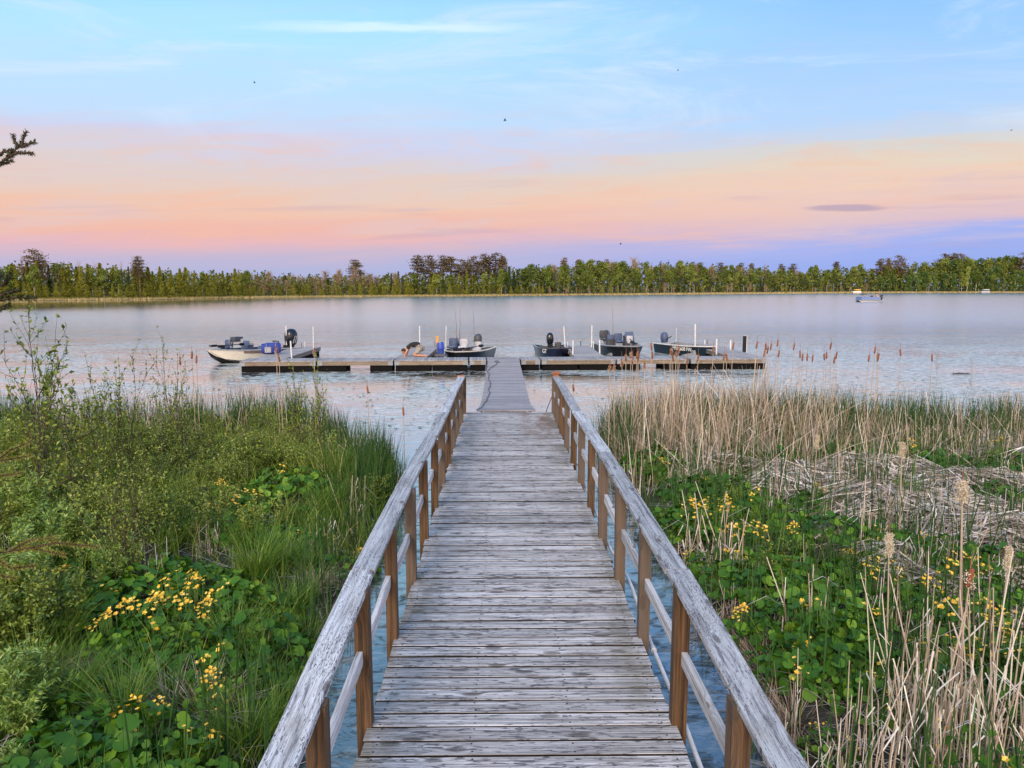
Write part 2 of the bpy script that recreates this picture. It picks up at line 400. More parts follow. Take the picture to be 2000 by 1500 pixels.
M['tamarack'] = leafy('tamarack_needle', [(0, (.085, .10, .014, 1)), (.5, (.20, .21, .028, 1)), (1, (.38, .35, .06, 1))], .25, .7, .1, .4)
M['sprucefar'] = leafy('far_spruce_needle', [(0, (.02, .04, .014, 1)), (.5, (.05, .085, .025, 1)), (1, (.11, .15, .04, 1))], .1, .7, .1, .3)
M['aspen'] = leafy('aspen_leaf', [(0, (.06, .10, .016, 1)), (.5, (.15, .205, .035, 1)), (1, (.33, .38, .09, 1))], .3, .6, .2, .5)
M['darkleaf'] = leafy('dark_leaf', [(0, (.03, .07, .02, 1)), (.5, (.08, .15, .035, 1)), (1, (.20, .28, .06, 1))], .2, .6, .2, .4)
M['pine'] = leafy('pine_needle', [(0, (.06, .055, .03, 1)), (.5, (.14, .11, .055, 1)), (1, (.27, .19, .10, 1))], .1, .7, .1, .3)
M['bare'] = leafy('bare_twigs', [(0, (.17, .12, .07, 1)), (.5, (.30, .21, .13, 1)), (1, (.44, .34, .20, 1))], .1, .9, .1, .3)
M['woods'] = leafy('woods_leaf', [(0, (.04, .055, .014, 1)), (.5, (.11, .13, .028, 1)), (1, (.24, .24, .055, 1))], .15, .8, .1)
M['reedshore'] = leafy('shore_sedge', [(0, (.20, .17, .06, 1)), (.5, (.36, .29, .14, 1)), (1, (.55, .45, .27, 1))], .1, .8, .1)

# water
m, n, out = mat('lake_water'); M['water'] = m
pos = n.n('ShaderNodeNewGeometry').outputs['Position']
wx, wy, wz = sepv(n, pos)
def wv(sx, sy, z=0.0): return n.comb(n.math('MULTIPLY', wx, sx), n.math('MULTIPLY', wy, sy), z)
r1 = n.noise(wv(1.0, 2.6), 1.0, 4, .55, .4)
r2 = n.noise(wv(5.5, 11.0, 3.0), 1.0, 3, .6, .5)
r3 = n.noise(wv(.10, .35, 5.0), 1.0, 3, .6)
hgt = n.math('ADD', n.math('MULTIPLY', r1, 1.0), n.math('MULTIPLY', r2, .22))
calm_far = n.smooth(wy, 20, 70, .12, 1)                       # sheltered near the reeds, rippled in the open
near_shore = n.smooth(n.math('ADD', wy, n.math('MULTIPLY', n.math('ABSOLUTE', n.math('ADD', wx, -60.0)), -.0)), 150, 175, 1, 1)
lee = n.math('MULTIPLY', n.smooth(wx, -120, -20, 1, 0), n.smooth(n.math('ADD', wy, n.math('MULTIPLY', n.math('SUBTRACT', r3, .5), 60)), 95, 130))   # lee of the left shore
amp = n.math('MULTIPLY', calm_far, n.math('SUBTRACT', 1.0, n.math('MULTIPLY', lee, .93)))
amp = n.math('MULTIPLY', amp, n.smooth(r3, .3, .65, .45, 1.0))
bm = n.n('ShaderNodeBump'); n.l(amp, bm.inputs['Strength']); n.put(bm.inputs['Distance'], n.smooth(wy, 20, 160, .09, .035))
n.l(hgt, bm.inputs['Height'])
# floating weed: broken flecks, denser near the dock and to the right
w1 = n.noise(wv(1.1, 3.0, 8.0), 1.0, 6, .72, 1.2)
w2 = n.noise(wv(.16, .30, 2.0), 1.0, 4, .6, .4)
w3 = n.noise(wv(3.5, 9.0, 1.0), 1.0, 4, .7, .8)
zone = n.math('MULTIPLY', n.smooth(wy, 34, 62, 1, 0), n.smooth(wy, 14.0, 20.0, .25, 1))
bias = n.math('ADD', n.math('MULTIPLY', n.smooth(wx, -2, 9, 0, .05), 1.0), n.math('MULTIPLY', n.math('SUBTRACT', w2, .5), .55))
wm = n.math('ADD', n.math('ADD', n.math('MULTIPLY', w1, .6), n.math('MULTIPLY', w3, .4)), bias)
wmask = n.math('MULTIPLY', n.smooth(wm, .475, .55), zone)
far_f = n.noise(wv(.06, .9, 4.0), 1.0, 4, .7)
wmask2 = n.math('MULTIPLY', n.smooth(far_f, .66, .72), n.math('MULTIPLY', n.smooth(wy, 55, 75, 0, .5), n.smooth(wy, 100, 150, 1, .3)))
gl = n.n('ShaderNodeBsdfGlossy'); gl.inputs['Color'].default_value = (.97, .98, 1, 1)
n.put(gl.inputs['Roughness'], n.math('MULTIPLY', n.smooth(wy, 25, 90, .06, .17), n.math('SUBTRACT', 1.0, n.math('MULTIPLY', lee, .93)))); n.l(bm.outputs[0], gl.inputs['Normal'])
df = n.n('ShaderNodeBsdfDiffuse'); df.inputs[0].default_value = (.022, .030, .036, 1)
fr = n.n('ShaderNodeLayerWeight'); fr.inputs[0].default_value = .5
mx = n.n('ShaderNodeMixShader'); n.l(n.math('POWER', fr.outputs['Facing'], 1.55, clamp=True), mx.inputs[0]); n.l(df.outputs[0], mx.inputs[1]); n.l(gl.outputs[0], mx.inputs[2])
wc = n.ramp(w3, [(.34, (.05, .06, .055, 1)), (.44, (.20, .26, .26, 1)), (.53, (.48, .55, .55, 1)), (.62, (.74, .75, .76, 1))])
wd = n.n('ShaderNodeBsdfPrincipled'); n.l(wc, wd.inputs['Base Color']); wd.inputs['Roughness'].default_value = .45
wb = n.n('ShaderNodeBump'); wb.inputs['Strength'].default_value = .5; wb.inputs['Distance'].default_value = .03; n.l(w1, wb.inputs['Height']); n.l(wb.outputs[0], wd.inputs['Normal'])
muck = n.noise(wv(2.6, 4.5, 6.0), 1.0, 6, .72, 1.0)
mk = n.math('MULTIPLY', n.smooth(muck, .47, .60), n.smooth(wy, 11.5, 15.5, .85, 0))
dash = n.noise(wv(1.7, 7.5, 9.0), 1.0, 5, .75, .6)
dz_ = n.math('MULTIPLY', n.math('MULTIPLY', n.smooth(wx, 2, 8, .35, 1), n.smooth(wy, 17, 21)), n.smooth(wy, 40, 60, 1, 0))
mk = n.math('MAXIMUM', mk, n.math('MULTIPLY', n.smooth(dash, .565, .61), n.math('MULTIPLY', dz_, .75)))
md = n.n('ShaderNodeBsdfPrincipled'); md.inputs['Base Color'].default_value = (.016, .018, .012, 1); md.inputs['Roughness'].default_value = .55
mx1 = n.n('ShaderNodeMixShader'); n.l(mk, mx1.inputs[0]); n.l(mx.outputs[0], mx1.inputs[1]); n.l(md.outputs[0], mx1.inputs[2]); mx = mx1
mx2 = n.n('ShaderNodeMixShader'); n.l(n.math('MAXIMUM', n.math('MULTIPLY', wmask, .78), wmask2), mx2.inputs[0]); n.l(mx.outputs[0], mx2.inputs[1]); n.l(wd.outputs[0], mx2.inputs[2])
n.l(mx2.outputs[0], out.inputs[0])

m, n, out = mat('marsh_mud'); M['mud'] = m
no = n.noise(objco(n), 9, 6, .65)
bsdf(n, out, n.ramp(no, [(.3, (.008, .008, .005, 1)), (.55, (.028, .026, .014, 1)), (.75, (.07, .06, .035, 1))]), .85, 0, no, .8, .03)
m, n, out = mat('shore_ground'); M['shore'] = m
no = n.noise(objco(n), .15, 6, .65)
bsdf(n, out, n.ramp(no, [(.3, (.05, .055, .018, 1)), (.55, (.13, .12, .05, 1)), (.75, (.24, .20, .10, 1))]), .9)

# ------------------------------------------------------------------ structure: lake, far land, marsh
SH = [(-900, 588), (0, 588), (250, 586), (480, 582.5), (700, 580.5), (1000, 578), (1300, 575.5), (1600, 573), (1750, 572.3), (2000, 572), (2900, 571)]
SHP = [P(x, y, 0) for x, y in SH]
def shore_pt(px):                           # ground point of the far water's edge below photo column px
    xs = [a for a, b in SH]; y = np.interp(px, xs, [b for a, b in SH]); return P(px, y, 0)
mb = MB(); mb.add([(-1500, -60, 0), (1500, -60, 0), (1500, 1500, 0), (-1500, 1500, 0)], [[0, 1, 2, 3]])
tag(mb.build('water', M['water']), kind='structure')

mb = MB(); px_s = np.linspace(-900, 2900, 160); rows = []
for px in px_s:
    s0 = shore_pt(px); d = Vector((s0.x - CX, s0.y, 0)).normalized(); n0 = float(rng.normal(0, 1.0))
    rows.append([s0 + d * (t + n0 * (.6 if t < 3 else 0)) + Vector((0, 0, z)) for t, z in ((-1.5, -.25), (0.6, .12), (6, .35), (30, 1.0), (90, 2.5), (600, 6.0))])
mb.loft(rows, closed=False, caps=False)
tag(mb.build('far_shore_ground', M['shore']), kind='structure')

def vn(x, y, s=0.0):                        # cheap smooth noise
    return (np.sin(x * 1.7 + 1.3 * np.sin(y * 1.1 + s)) + np.sin(y * 2.3 + 1.7 * np.sin(x * .9 + s * 2)) + .6 * np.sin(x * 4.1 + y * 3.3 + s)) / 2.6
def edge_left(x): return np.interp(x, [-60, -12, -6, -4.6, -3.2, -1.7], [17.5, 16.6, 17.0, 16.9, 15.0, 12.3])
def edge_right(x): return np.interp(x, [1.7, 2.6, 6, 10, 60], [16.2, 17.3, 17.6, 16.6, 17.5])
def inside(x, y):
    x = np.asarray(x, float); y = np.asarray(y, float)
    w = .22 * vn(x * 1.3, y * 1.3, 4)
    l = np.minimum(-1.62 - x + w * .8, edge_left(x) - y + w * 1.5)
    r = np.minimum(x - 1.72 + w * .8, edge_right(x) - y + w * 1.5)
    return np.where(x < 0, l, r)
def land(x, y):
    d = np.clip(inside(x, y) / .6 + .15, 0, 1)
    return -.30 + .40 * d * d * (3 - 2 * d) + .07 * vn(x * 2.2, y * 2.2, 1) * d + .10 * d * (vn(x * .7, y * .7, 2) + .4)
gx = np.concatenate([np.linspace(-60, -16, 30), np.linspace(-15.8, 15.8, 240), np.linspace(16, 60, 30)]); gy = np.concatenate([np.linspace(-12, 1, 20), np.linspace(1.15, 19, 130)])
X, Y = np.meshgrid(gx, gy); Z = land(X, Y)
nx = len(gx); idx = np.arange(len(gx) * len(gy)).reshape(len(gy), nx)
F = np.stack([idx[:-1, :-1], idx[:-1, 1:], idx[1:, 1:], idx[1:, :-1]], -1).reshape(-1, 4)
mb = MB(); mb.add(np.stack([X, Y, Z], -1).reshape(-1, 3), F, smooth=True)
tag(mb.build('marsh_ground', M['mud']), kind='structure')

# ------------------------------------------------------------------ boardwalk
DZ = 0.44                                    # deck height above the water
bw = thing('boardwalk', 'long grey weathered plank boardwalk with two wooden handrails running out over the water', 'boardwalk', (0, 0, 0))
mb = MB(); y = -1.2; k = 0; PITCH = .1625
while y < 17.6:
    e = .006 * rng.normal(); e2 = .008 * rng.normal()
    w = PITCH - .021 + .0035 * rng.normal()
    dz = .0022 * rng.normal()
    ang = .0016 * rng.normal()
    mb.bbox((e, y, DZ - .019 + dz), (2.03 + e2, w, .038), .003, float(rng.random()), 0, rotz(ang))
    mb.mi[-1][:4] = 2  # plank side faces take the painted gap shade
    for nxp in (-.93, -.32, .32, .93):
        for ny in (-.042, .042):
            cx_, cy_ = nxp + .008 * rng.normal(), y + ny + .006 * rng.normal()
            a = np.linspace(0, 2 * math.pi, 7)[:-1]
            mb.add(np.stack([cx_ + .0075 * np.cos(a), cy_ + .0075 * np.sin(a), np.full(6, DZ + dz + .0016)], -1), [[0, 1, 2, 3, 4, 5]], .5, 1)
    y += PITCH; k += 1
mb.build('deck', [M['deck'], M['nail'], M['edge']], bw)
for sx in (-.93, 0, .93):
    MB().box((sx, 8.2, DZ - .038 - .095), (.045, 18.8, .185), tint=.3).build('joist', M['beam'], bw)
post_y = [17.45 - 1.268 * i for i in range(14)]
RAILH = lambda y_: float(np.interp(y_, [0, 3.0, 4.6, 7.2, 12.2, 17.5], [.83, .86, .955, .935, .88, .845]))
for sgn in (-1, 1):
    for i, py_ in enumerate(post_y):
        h = RAILH(py_) - .02; tilt_ = rng.normal() * .006
        x0 = sgn * 1.03; b = MB()
        wv_ = .096 if i % 3 else .088
        hh = h + .62
        V = []
        for zz, s_ in ((0, 1), (hh, 1)):
            for ax, ay in ((-1, -1), (1, -1), (1, 1), (-1, 1)):
                V.append((x0 + ax * wv_ / 2 + tilt_ * zz, py_ + ay * .05 + rng.normal() * .001, DZ - .62 + zz))
        b.add(V, [[0, 1, 5, 4], [1, 2, 6, 5], [2, 3, 7, 6], [3, 0, 4, 7], [4, 5, 6, 7], [3, 2, 1, 0]], float(rng.random()))
        b.build('post', M['post'], bw)
    # top rail boards, each spanning two bays
    joints = [17.6, 14.25, 9.9 if sgn < 0 else 11.4, 5.1 if sgn < 0 else 8.1, 5.05 if sgn > 0 else 1.2, -1.0]
    joints = sorted(set(joints), reverse=True)
    if sgn < 0: joints = [17.6, 12.2, 7.3, 5.05, -.6]
    else: joints = [17.6, 12.3, 9.0, 5.05, -.6]
    for a, c in zip(joints[:-1], joints[1:]):
        ys = np.linspace(c + .003, a - .003, 7); rings = []; hw = .079
        jig = rng.normal() * .004
        for yy in ys:
            zc = DZ + RAILH(yy); xc = sgn * (1.085 + jig) + .012 * math.sin(yy * .8 + sgn)
            zt, zb, bv = zc + .0, zc - .038, .005
            rings.append([(xc - hw, yy, zb), (xc - hw, yy, zt - bv), (xc - hw + bv, yy, zt), (xc + hw - bv, yy, zt), (xc + hw, yy, zt - bv), (xc + hw, yy, zb)])
        MB().loft(rings, float(rng.random()), smooth=False).build('top_rail', M['rail'], bw)
    for i in range(len(post_y) - 1):
        a, c = post_y[i] - .052, post_y[i + 1] + .052
        za = DZ + .47 + .012 * rng.normal(); zc = DZ + .47 + .012 * rng.normal(); xo = sgn * (1.045 + .01 * rng.random())
        rings = []
        for yy, zz in ((c, zc), (a, za)):
            rings.append([(xo - .02, yy, zz - .045), (xo - .02, yy, zz + .043), (xo - .016, yy, zz + .047), (xo + .016, yy, zz + .047), (xo + .02, yy, zz + .043), (xo + .02, yy, zz - .045)])
        MB().loft(rings, float(rng.random()), smooth=False).build('middle_rail', M['midrail'], bw)
    # post cap at the lake end
    zc = DZ + RAILH(17.45)
    c = MB(); s1 = .5 if sgn > 0 else .45
    c.box((sgn * 1.09, 17.5, zc + .037), (.12, .12, .07)); c.box((sgn * 1.09, 17.5, zc + .082), (.20 * s1 * 2, .20, .024)); c.box((sgn * 1.09, 17.5, zc + .105), (.15, .15, .022), taper=.5)
    if sgn > 0: c.build('post_cap', M['cap'], bw)
    else: MB().box((sgn * 1.09, 17.5, zc + .012), (.17, .13, .024), taper=.9).build('post_cap', M['cap'], bw)

# white conduit along the right-hand edge of the boardwalk
b = MB(); pts = []
for i in range(60):
    yy = -.5 + i * .3; pts.append((1.135 + .02 * math.sin(yy * 1.1) + .012 * math.sin(yy * 2.7), yy, DZ - .13 + .018 * math.sin(yy * 1.9) - .01 * (i % 5 == 0)))
b.tube(pts, .018, 8)
for yy in (2.9, 5.95, 8.9, 12.0, 15.0):
    q = min(pts, key=lambda p: abs(p[1] - yy)); b.tube([(q[0], q[1] - .03, q[2]), (q[0], q[1] + .03, q[2])], .024, 8)
tag(b.build('conduit_pipe', M['pvc']), 'thin white plastic pipe strapped along the right edge of the boardwalk', 'pipe')

# ------------------------------------------------------------------ gangway
RW = .61; RX0, RX1 = -.06, -.10
gw = thing('gangway', 'narrow grey plank gangway from the boardwalk end down to the floating dock', 'gangway', (0, 0, 0))
mb = MB(); y = 17.68; yend = 30.9
while y < yend - .05:
    t = (y - 17.68) / (yend - 17.68); xx = RX0 + (RX1 - RX0) * t
    wid = 2 * RW + (.16 if y < 17.9 else .08 if y < 18.3 else .02 if y < 19 else 0)
    zz = DZ + .012 - .03 * math.sin(t * math.pi)
    mb.bbox((xx, y + .07, zz), (wid, .134, .03), .004, float(rng.random())); y += .142
mb.build('deck', M['ramp'], gw)
for s_ in (-1, 1):
    r_ = []
    for t in np.linspace(0, 1, 9):
        yy = 17.75 + t * (yend - 17.85); xx = RX0 + (RX1 - RX0) * t + s_ * (RW - .03); zz = DZ - .005 - .03 * math.sin(t * math.pi)
        r_.append([(xx - .02, yy, zz - .16), (xx + .02, yy, zz - .16), (xx + .02, yy, zz), (xx - .02, yy, zz)])
    MB().loft(r_, .4, smooth=False).build('side_beam', M['beam'], gw)
b = MB(); pts = []
for i, (px, py) in enumerate([(931, 800), (940, 797), (946, 788), (951, 781), (953, 774), (957, 768), (954, 760), (958, 752), (957, 745), (953, 738), (956, 732), (952, 725), (957, 719), (963, 715), (969, 712), (971, 708), (966, 706), (972, 705), (975, 708), (970, 710)]):
    q = P(px, py, DZ + .03); pts.append((q.x, q.y, q.z + (.012 if i > 14 else 0)))
# smooth the rope a little
fine = []
for i in range(len(pts) - 1):
    for t in (0, .33, .66): fine.append(tuple(pts[i][k] * (1 - t) + pts[i + 1][k] * t + (.012 * math.sin(i * 5 + t * 6) if k == 0 else 0) for k in range(3)))
b.tube(fine, .011, 5)
tag(b.build('rope', M['rope']), 'thin dark rope lying loosely curled along the left side of the gangway', 'rope')
b = MB(); q0 = (1.02, 17.3, DZ + .3)
b.tube([(1.02, 17.5, DZ + .42), (.98, 17.75, DZ + .25), (.92, 18.0, DZ + .02), (.86, 18.25, DZ - .25), (.80, 18.4, -.02)], .010, 5)
tag(b.build('cable', M['rope']), 'thin dark cable hanging from the last right-hand rail post into the water', 'cable')

# ------------------------------------------------------------------ floating dock
def front_line(px):   # front edge of the main dock seen at photo column px
    yy = np.interp(px, [468, 1498], [705.8, 700.2]); return P(px, yy, DZ)
A0, A1 = front_line(468), front_line(1498)
dax = math.atan2(A1.y - A0.y, A1.x - A0.x); U = Vector((math.cos(dax), math.sin(dax), 0)); N_ = Vector((-math.sin(dax), math.cos(dax), 0))
DW = 1.28
def u_of(px):
    q = front_line(px); return (q - A0).dot(U)
def dock_section(L, Wd, gap=None, along=True):
    """local x along the length, y depth; top at z=DZ. returns parts list"""
    deck = MB(); x = 0; pw = .145
    while x < L - .02:
        w_ = min(pw - .008, L - x)
        deck.bbox((x + w_ / 2, Wd / 2, DZ - .016 + .002 * rng.normal()), (w_, Wd + .02 * rng.random(), .032), .004, float(rng.random())); x += pw
    sk = MB()
    for yy in (.028, Wd - .028): sk.box((L / 2, yy, DZ - .032 - .08), (L - .01, .045, .155), tint=float(rng.random()))
    for xx in (.028, L - .028): sk.box((xx, Wd / 2, DZ - .032 - .08), (.045, Wd - .14, .155), tint=float(rng.random()))
    br = [MB().box((xx, .002, DZ - .115), (.19, .006, .15)) for xx in (.10, L - .10)]
    fl = []
    n_ = max(1, round(L / 1.3))
    segs = [(i * L / n_ + .04, (i + 1) * L / n_ - .04) for i in range(n_)]
    for a, c in segs:
        if gap and a < gap[1] and c > gap[0]:
            a2, c2 = a, c
            if a < gap[0]: c2 = gap[0]
            elif c > gap[1]: a2 = gap[1]
            else: continue
            a, c = a2, c2
            if c - a < .1: continue
        fl.append(MB().box(((a + c) / 2, Wd / 2 + .01, .10), (c - a, Wd - .12, .34)))
    return deck, sk, br, fl
def put_section(name, label, origin, rz, L, Wd, gap=None, cat='dock section', group=None):
    t = thing(name, label, cat, origin, rz, group)
    d, s_, b_, f_ = dock_section(L, Wd, gap)
    d.build('deck', M['dock'], t); s_.build('skirt', M['skirt'], t); [q_.build('bracket', M['galv'], t) for q_ in b_]; [q_.build('float', M['float'], t) for q_ in f_]
    return t
GS = 'sections of the long floating dock'
secs = [(468, 617, None, 'left end section of the long floating dock, beside the white fishing boat'),
        (619, 768, (675, 722), 'dock section with a gap of bright water under it, left of the gangway'),
        (770, 915, None, 'dock section in front of the kneeling person'),
        (917, 950, None, 'short dock section touching the left side of the gangway end'),
        (952, 1016, None, 'dock section that the gangway lands on'),
        (1018, 1056, None, 'short dock section touching the right side of the gangway end'),
        (1058, 1203, None, 'dock section in front of the navy boat and the middle right finger'),
        (1205, 1346, (1251, 1296), 'dock section with a gap of bright water under it, right of the gangway'),
        (1350, 1498, None, 'right end section of the long floating dock, below the tall cattails')]
for a, c, gp, lab in secs:
    ua, uc = u_of(a), u_of(c); o = A0 + U * ua
    g_ = (u_of(gp[0]) - ua, u_of(gp[1]) - ua) if gp else None
    put_section('dock_section', lab, (o.x, o.y, 0), dax, uc - ua - .015, DW, g_, group=GS)
GF = 'finger piers behind the long floating dock'
fing = [(-10.25, -9.05, 37.6, 'finger pier at the left end of the dock, beside the blue bag'),
        (-4.55, -3.30, 37.9, 'finger pier the person kneels on'),
        (2.88, 4.12, 38.2, 'finger pier between the navy boat and the boat with consoles'),
        (9.42, 10.66, 39.2, 'finger pier at the right end of the dock with the black post')]
for xa, xb, yf, lab in fing:
    f0 = A0 + U * ((xa - A0.x) / U.x) + N_ * (DW + .02)
    o = (xb, f0.y, 0)
    put_section('finger_pier', lab, o, R(90), yf - f0.y, xb - xa, None, 'finger pier', GF)

# mooring poles: (px top, y top, px bottom, distance, radius, material, label)
poles = [(558.5, 636.5, 560.5, 37.3, .042, 'pvc', 'tall white pole at the far left corner of the left finger pier'),
         (611.5, 637, 612.3, 36.6, .036, 'pvc', 'tall white pole at the far right corner of the left finger pier'),
         (567.5, 666, 570.5, 31.5, .045, 'pvc', 'short thick white pole rising from the front of the left end dock section'),
         (588.5, 669, 588.5, 37.5, .022, 'brownpipe', 'thin dark stake beyond the left finger pier'),
         (595.2, 667, 595.2, 37.4, .028, 'pvc', 'thin short white pole beside the dark stake of the left finger pier'),
         (545, 669, 546, 36.0, .024, 'galv', 'thin grey pole behind the blue bag'),
         (819.5, 636.5, 820, 37.4, .045, 'pvc', 'tall white pole behind the kneeling person'),
         (871.3, 636.5, 870, 38.0, .034, 'pvc', 'tall thin white pole behind the boat with the grey seats'),
         (799.3, 667, 799.3, 37.6, .026, 'galv', 'short grey pole just left of the tall pole behind the kneeling person'),
         (812.6, 668, 812.6, 37.8, .02, 'galv', 'thinnest short grey pole behind the back of the kneeling person'),
         (849.2, 667, 849.2, 37.6, .024, 'brownpipe', 'short brown stake at the far end of the finger pier the person kneels on'),
         (1101, 637, 1105.8, 37.8, .045, 'pvc', 'tall leaning white pole behind the navy boat'),
         (1108.8, 667, 1108.8, 37.9, .032, 'pvc', 'short white pole right beside the leaning tall pole'),
         (1119.3, 665, 1118.5, 33.2, .045, 'pvc', 'short thick white pole where the navy boat is tied up'),
         (1134, 666, 1134, 38.1, .03, 'brownpipe', 'short brown stake at the far end of the finger pier right of the navy boat'),
         (1156, 635, 1155.2, 37.6, .05, 'pvc', 'tallest white pole, left of the boat with consoles'),
         (1158.8, 666, 1159.5, 37.0, .032, 'pvc', 'short white pole right against the tallest pole'),
         (1171, 664, 1172, 33.9, .05, 'pvc', 'short thick white pole at the stern of the boat with consoles'),
         (1357.8, 633, 1358, 37.6, .055, 'pvc', 'tall white pole behind the dark teal boat'),
         (1376.4, 664, 1376.4, 38.8, .04, 'pvc', 'short white pole behind the bow of the dark teal boat, beside a thin dark stake'),
         (1381.2, 663, 1381.2, 38.8, .026, 'brownpipe', 'thin dark stake behind the bow of the dark teal boat'),
         (1399.8, 662, 1399.8, 33.8, .05, 'pvc', 'short white pole between the dark teal boat and the right finger pier'),
         (1427, 664, 1427, 35.6, .06, 'pvc', 'thick white pole standing in the middle of the right finger pier')]
for px, ty, pb, Yd, r_, mm, lab in poles:
    a = PY(px, ty, Yd); t0 = PY(pb, 690, Yd); r_ *= .70
    b = MB(); b.tube([(t0.x, Yd, -.35), (t0.x + (a.x - t0.x) * .5, Yd, (a.z - .35) / 2), (a.x, Yd, a.z)], r_, 10)
    b.tube([(t0.x, Yd, DZ - .13), (t0.x, Yd, DZ - .05)], r_ * 1.35, 10, mi=1)
    tag(b.build('mooring_pole', [M[mm], M['galv']]), lab, 'pole', 'mooring poles around the dock')
a = PY(1454.5, 662, 36.6); b = MB(); b.box((a.x, 36.6, a.z / 2 - .1), (.145, .12, a.z + .5)); b.box((a.x + .095, 36.63, a.z / 2 - .08), (.04, .08, a.z + .45), mi=1); b.box((a.x, 36.6, a.z + .158), (.15, .125, .012), mi=1)
tag(b.build('black_post', [M['black'], M['pvc']]), 'thick square black post with a white edge on the right finger pier', 'post')
a = PY(854, 660, 33.2); b = MB(); b.box((a.x, 33.2, a.z / 2), (.085, .085, a.z + .2)); b.box((a.x, 33.2, a.z - .06), (.10, .10, .30), mi=1); b.box((a.x, 33.2, a.z - .28), (.12, .12, .05), mi=2)
tag(b.build('wooden_post', [M['skirt'], M['orange'], M['galv']]), 'grey wooden post with an orange top beside the blue barrel', 'post')
# cleats and small fittings on the main dock
for px, py, lab in [(748, 712, 'x')]: pass
b = MB(); q = P(861, 714.5, .18); q.y -= .05
b.tube([(q.x - .07, q.y, q.z - .06), (q.x, q.y - .02, q.z + .05), (q.x + .08, q.y, q.z + .08)], .022, 6); b.tube([(q.x, q.y, q.z + .03), (q.x + .05, q.y, q.z - .06)], .018, 6)
b.tube([(q.x + .05, q.y, q.z + .07), (q.x + .1, q.y, q.z - .03)], .018, 6)
b.tube([(q.x, q.y + .02, q.z + .06), (q.x + .01, q.y + .12, q.z + .12)], .01, 5)
tag(b.build('rope_end', M['pvc']), 'small frayed white rope end hanging off the dock front below the grey seated boat', 'rope')

# ------------------------------------------------------------------ boats
def hull(parent, L, B, D, mats, deck_t=.80, transom=0.0, split=.52, sheer=.12, keelrise=.85, bowpow=2.3, floorz=.02, rail_mat=None):
    """x: stern 0 -> bow L; z 0 = waterline; mats = [lower, upper, rail, inside]"""
    NS = 18; ts = np.linspace(0, 1, NS)
    ts = np.sort(np.concatenate([ts, [.96, .985]])); rows_o = []; gun = []; ing = []; inf = []
    for t in ts:
        f = max(0, (t - .42) / .58); b = B / 2 * (1 - f ** bowpow); b = max(b, .012)
        zg = D + sheer * t ** 2.2; kz = -.18 + (zg * keelrise + .18) * max(0, (t - .62) / .38) ** 2.6
        ch = b * (.86 - .25 * f); zc = -.06 + (zg * .55) * max(0, (t - .45) / .55) ** 2
        zc = max(zc, kz + .01); zs = zc + (zg - zc) * split; bs = ch + (b - ch) * (.62)
        zr = zg - .055
        x = L * t + (.0 if t < 1 else 0)
        xr = x - .0
        rake = .10 * (1 - t)
        rows_o.append([(x, 0, kz), (x, ch * .5, (kz + zc) / 2 + .0), (x, ch, zc), (x, bs, zs), (x, b * .985, zr), (x, b, zr), (x, b, zg)])
        gun.append((x, b, zg)); bi = max(b - .07, .004); ing.append((x, bi, zg))
        inf.append((x, bi * .92, floorz if t < deck_t else zg - .08))
    R_ = np.array(rows_o); n_ = R_.shape[1]
    b = MB()
    for sg in (1, -1):
        V = R_.copy(); V[:, :, 1] *= sg; V = V.reshape(-1, 3)
        for j in range(n_ - 1):
            F = [[i * n_ + j, i * n_ + j + 1, (i + 1) * n_ + j + 1, (i + 1) * n_ + j] for i in range(len(ts) - 1)]
            b.add(V, F, .5, 0 if j < 3 else 1, j not in (4,)) if j < 5 else b.add(V, F, .5, 2)
        tr = V[:n_]; b.add(np.vstack([tr, [[0, 0, tr[-1][2] - (.12)]]]), [list(range(n_ + 1))], .5, 0)
    hu = b.build('hull', mats[:3], parent)
    b = MB()
    G_ = np.array(gun); I_ = np.array(ing); Fl = np.array(inf)
    for sg in (1, -1):
        for A, Bq, mi in ((G_, I_, 0), (I_, Fl, 1)):
            A2 = A * [1, sg, 1]; B2 = Bq * [1, sg, 1]; V = np.vstack([A2, B2]); m_ = len(ts)
            b.add(V, [[i, i + 1, m_ + i + 1, m_ + i] for i in range(m_ - 1)], .5, mi)
    A2 = Fl; B2 = Fl * [1, -1, 1]; m_ = len(ts)
    b.add(np.vstack([A2, B2]), [[i, i + 1, m_ + i + 1, m_ + i] for i in range(m_ - 1)], .5, 1)
    b.box((.04, 0, D * .5), (.05, B * .9, D - .16), mi=1)
    b.build('inner_liner', [mats[2], mats[3]], parent)
    # rub rail
    for sg in (1, -1):
        pts = [(p[0], (p[1] + .012) * sg, p[2] - .02) for p in gun[:-1]] + [(L + .015, 0, gun[-1][2] - .02)]
        MB().tube(pts, .022, 6).build('rub_rail', rail_mat or mats[2], parent)
    return hu
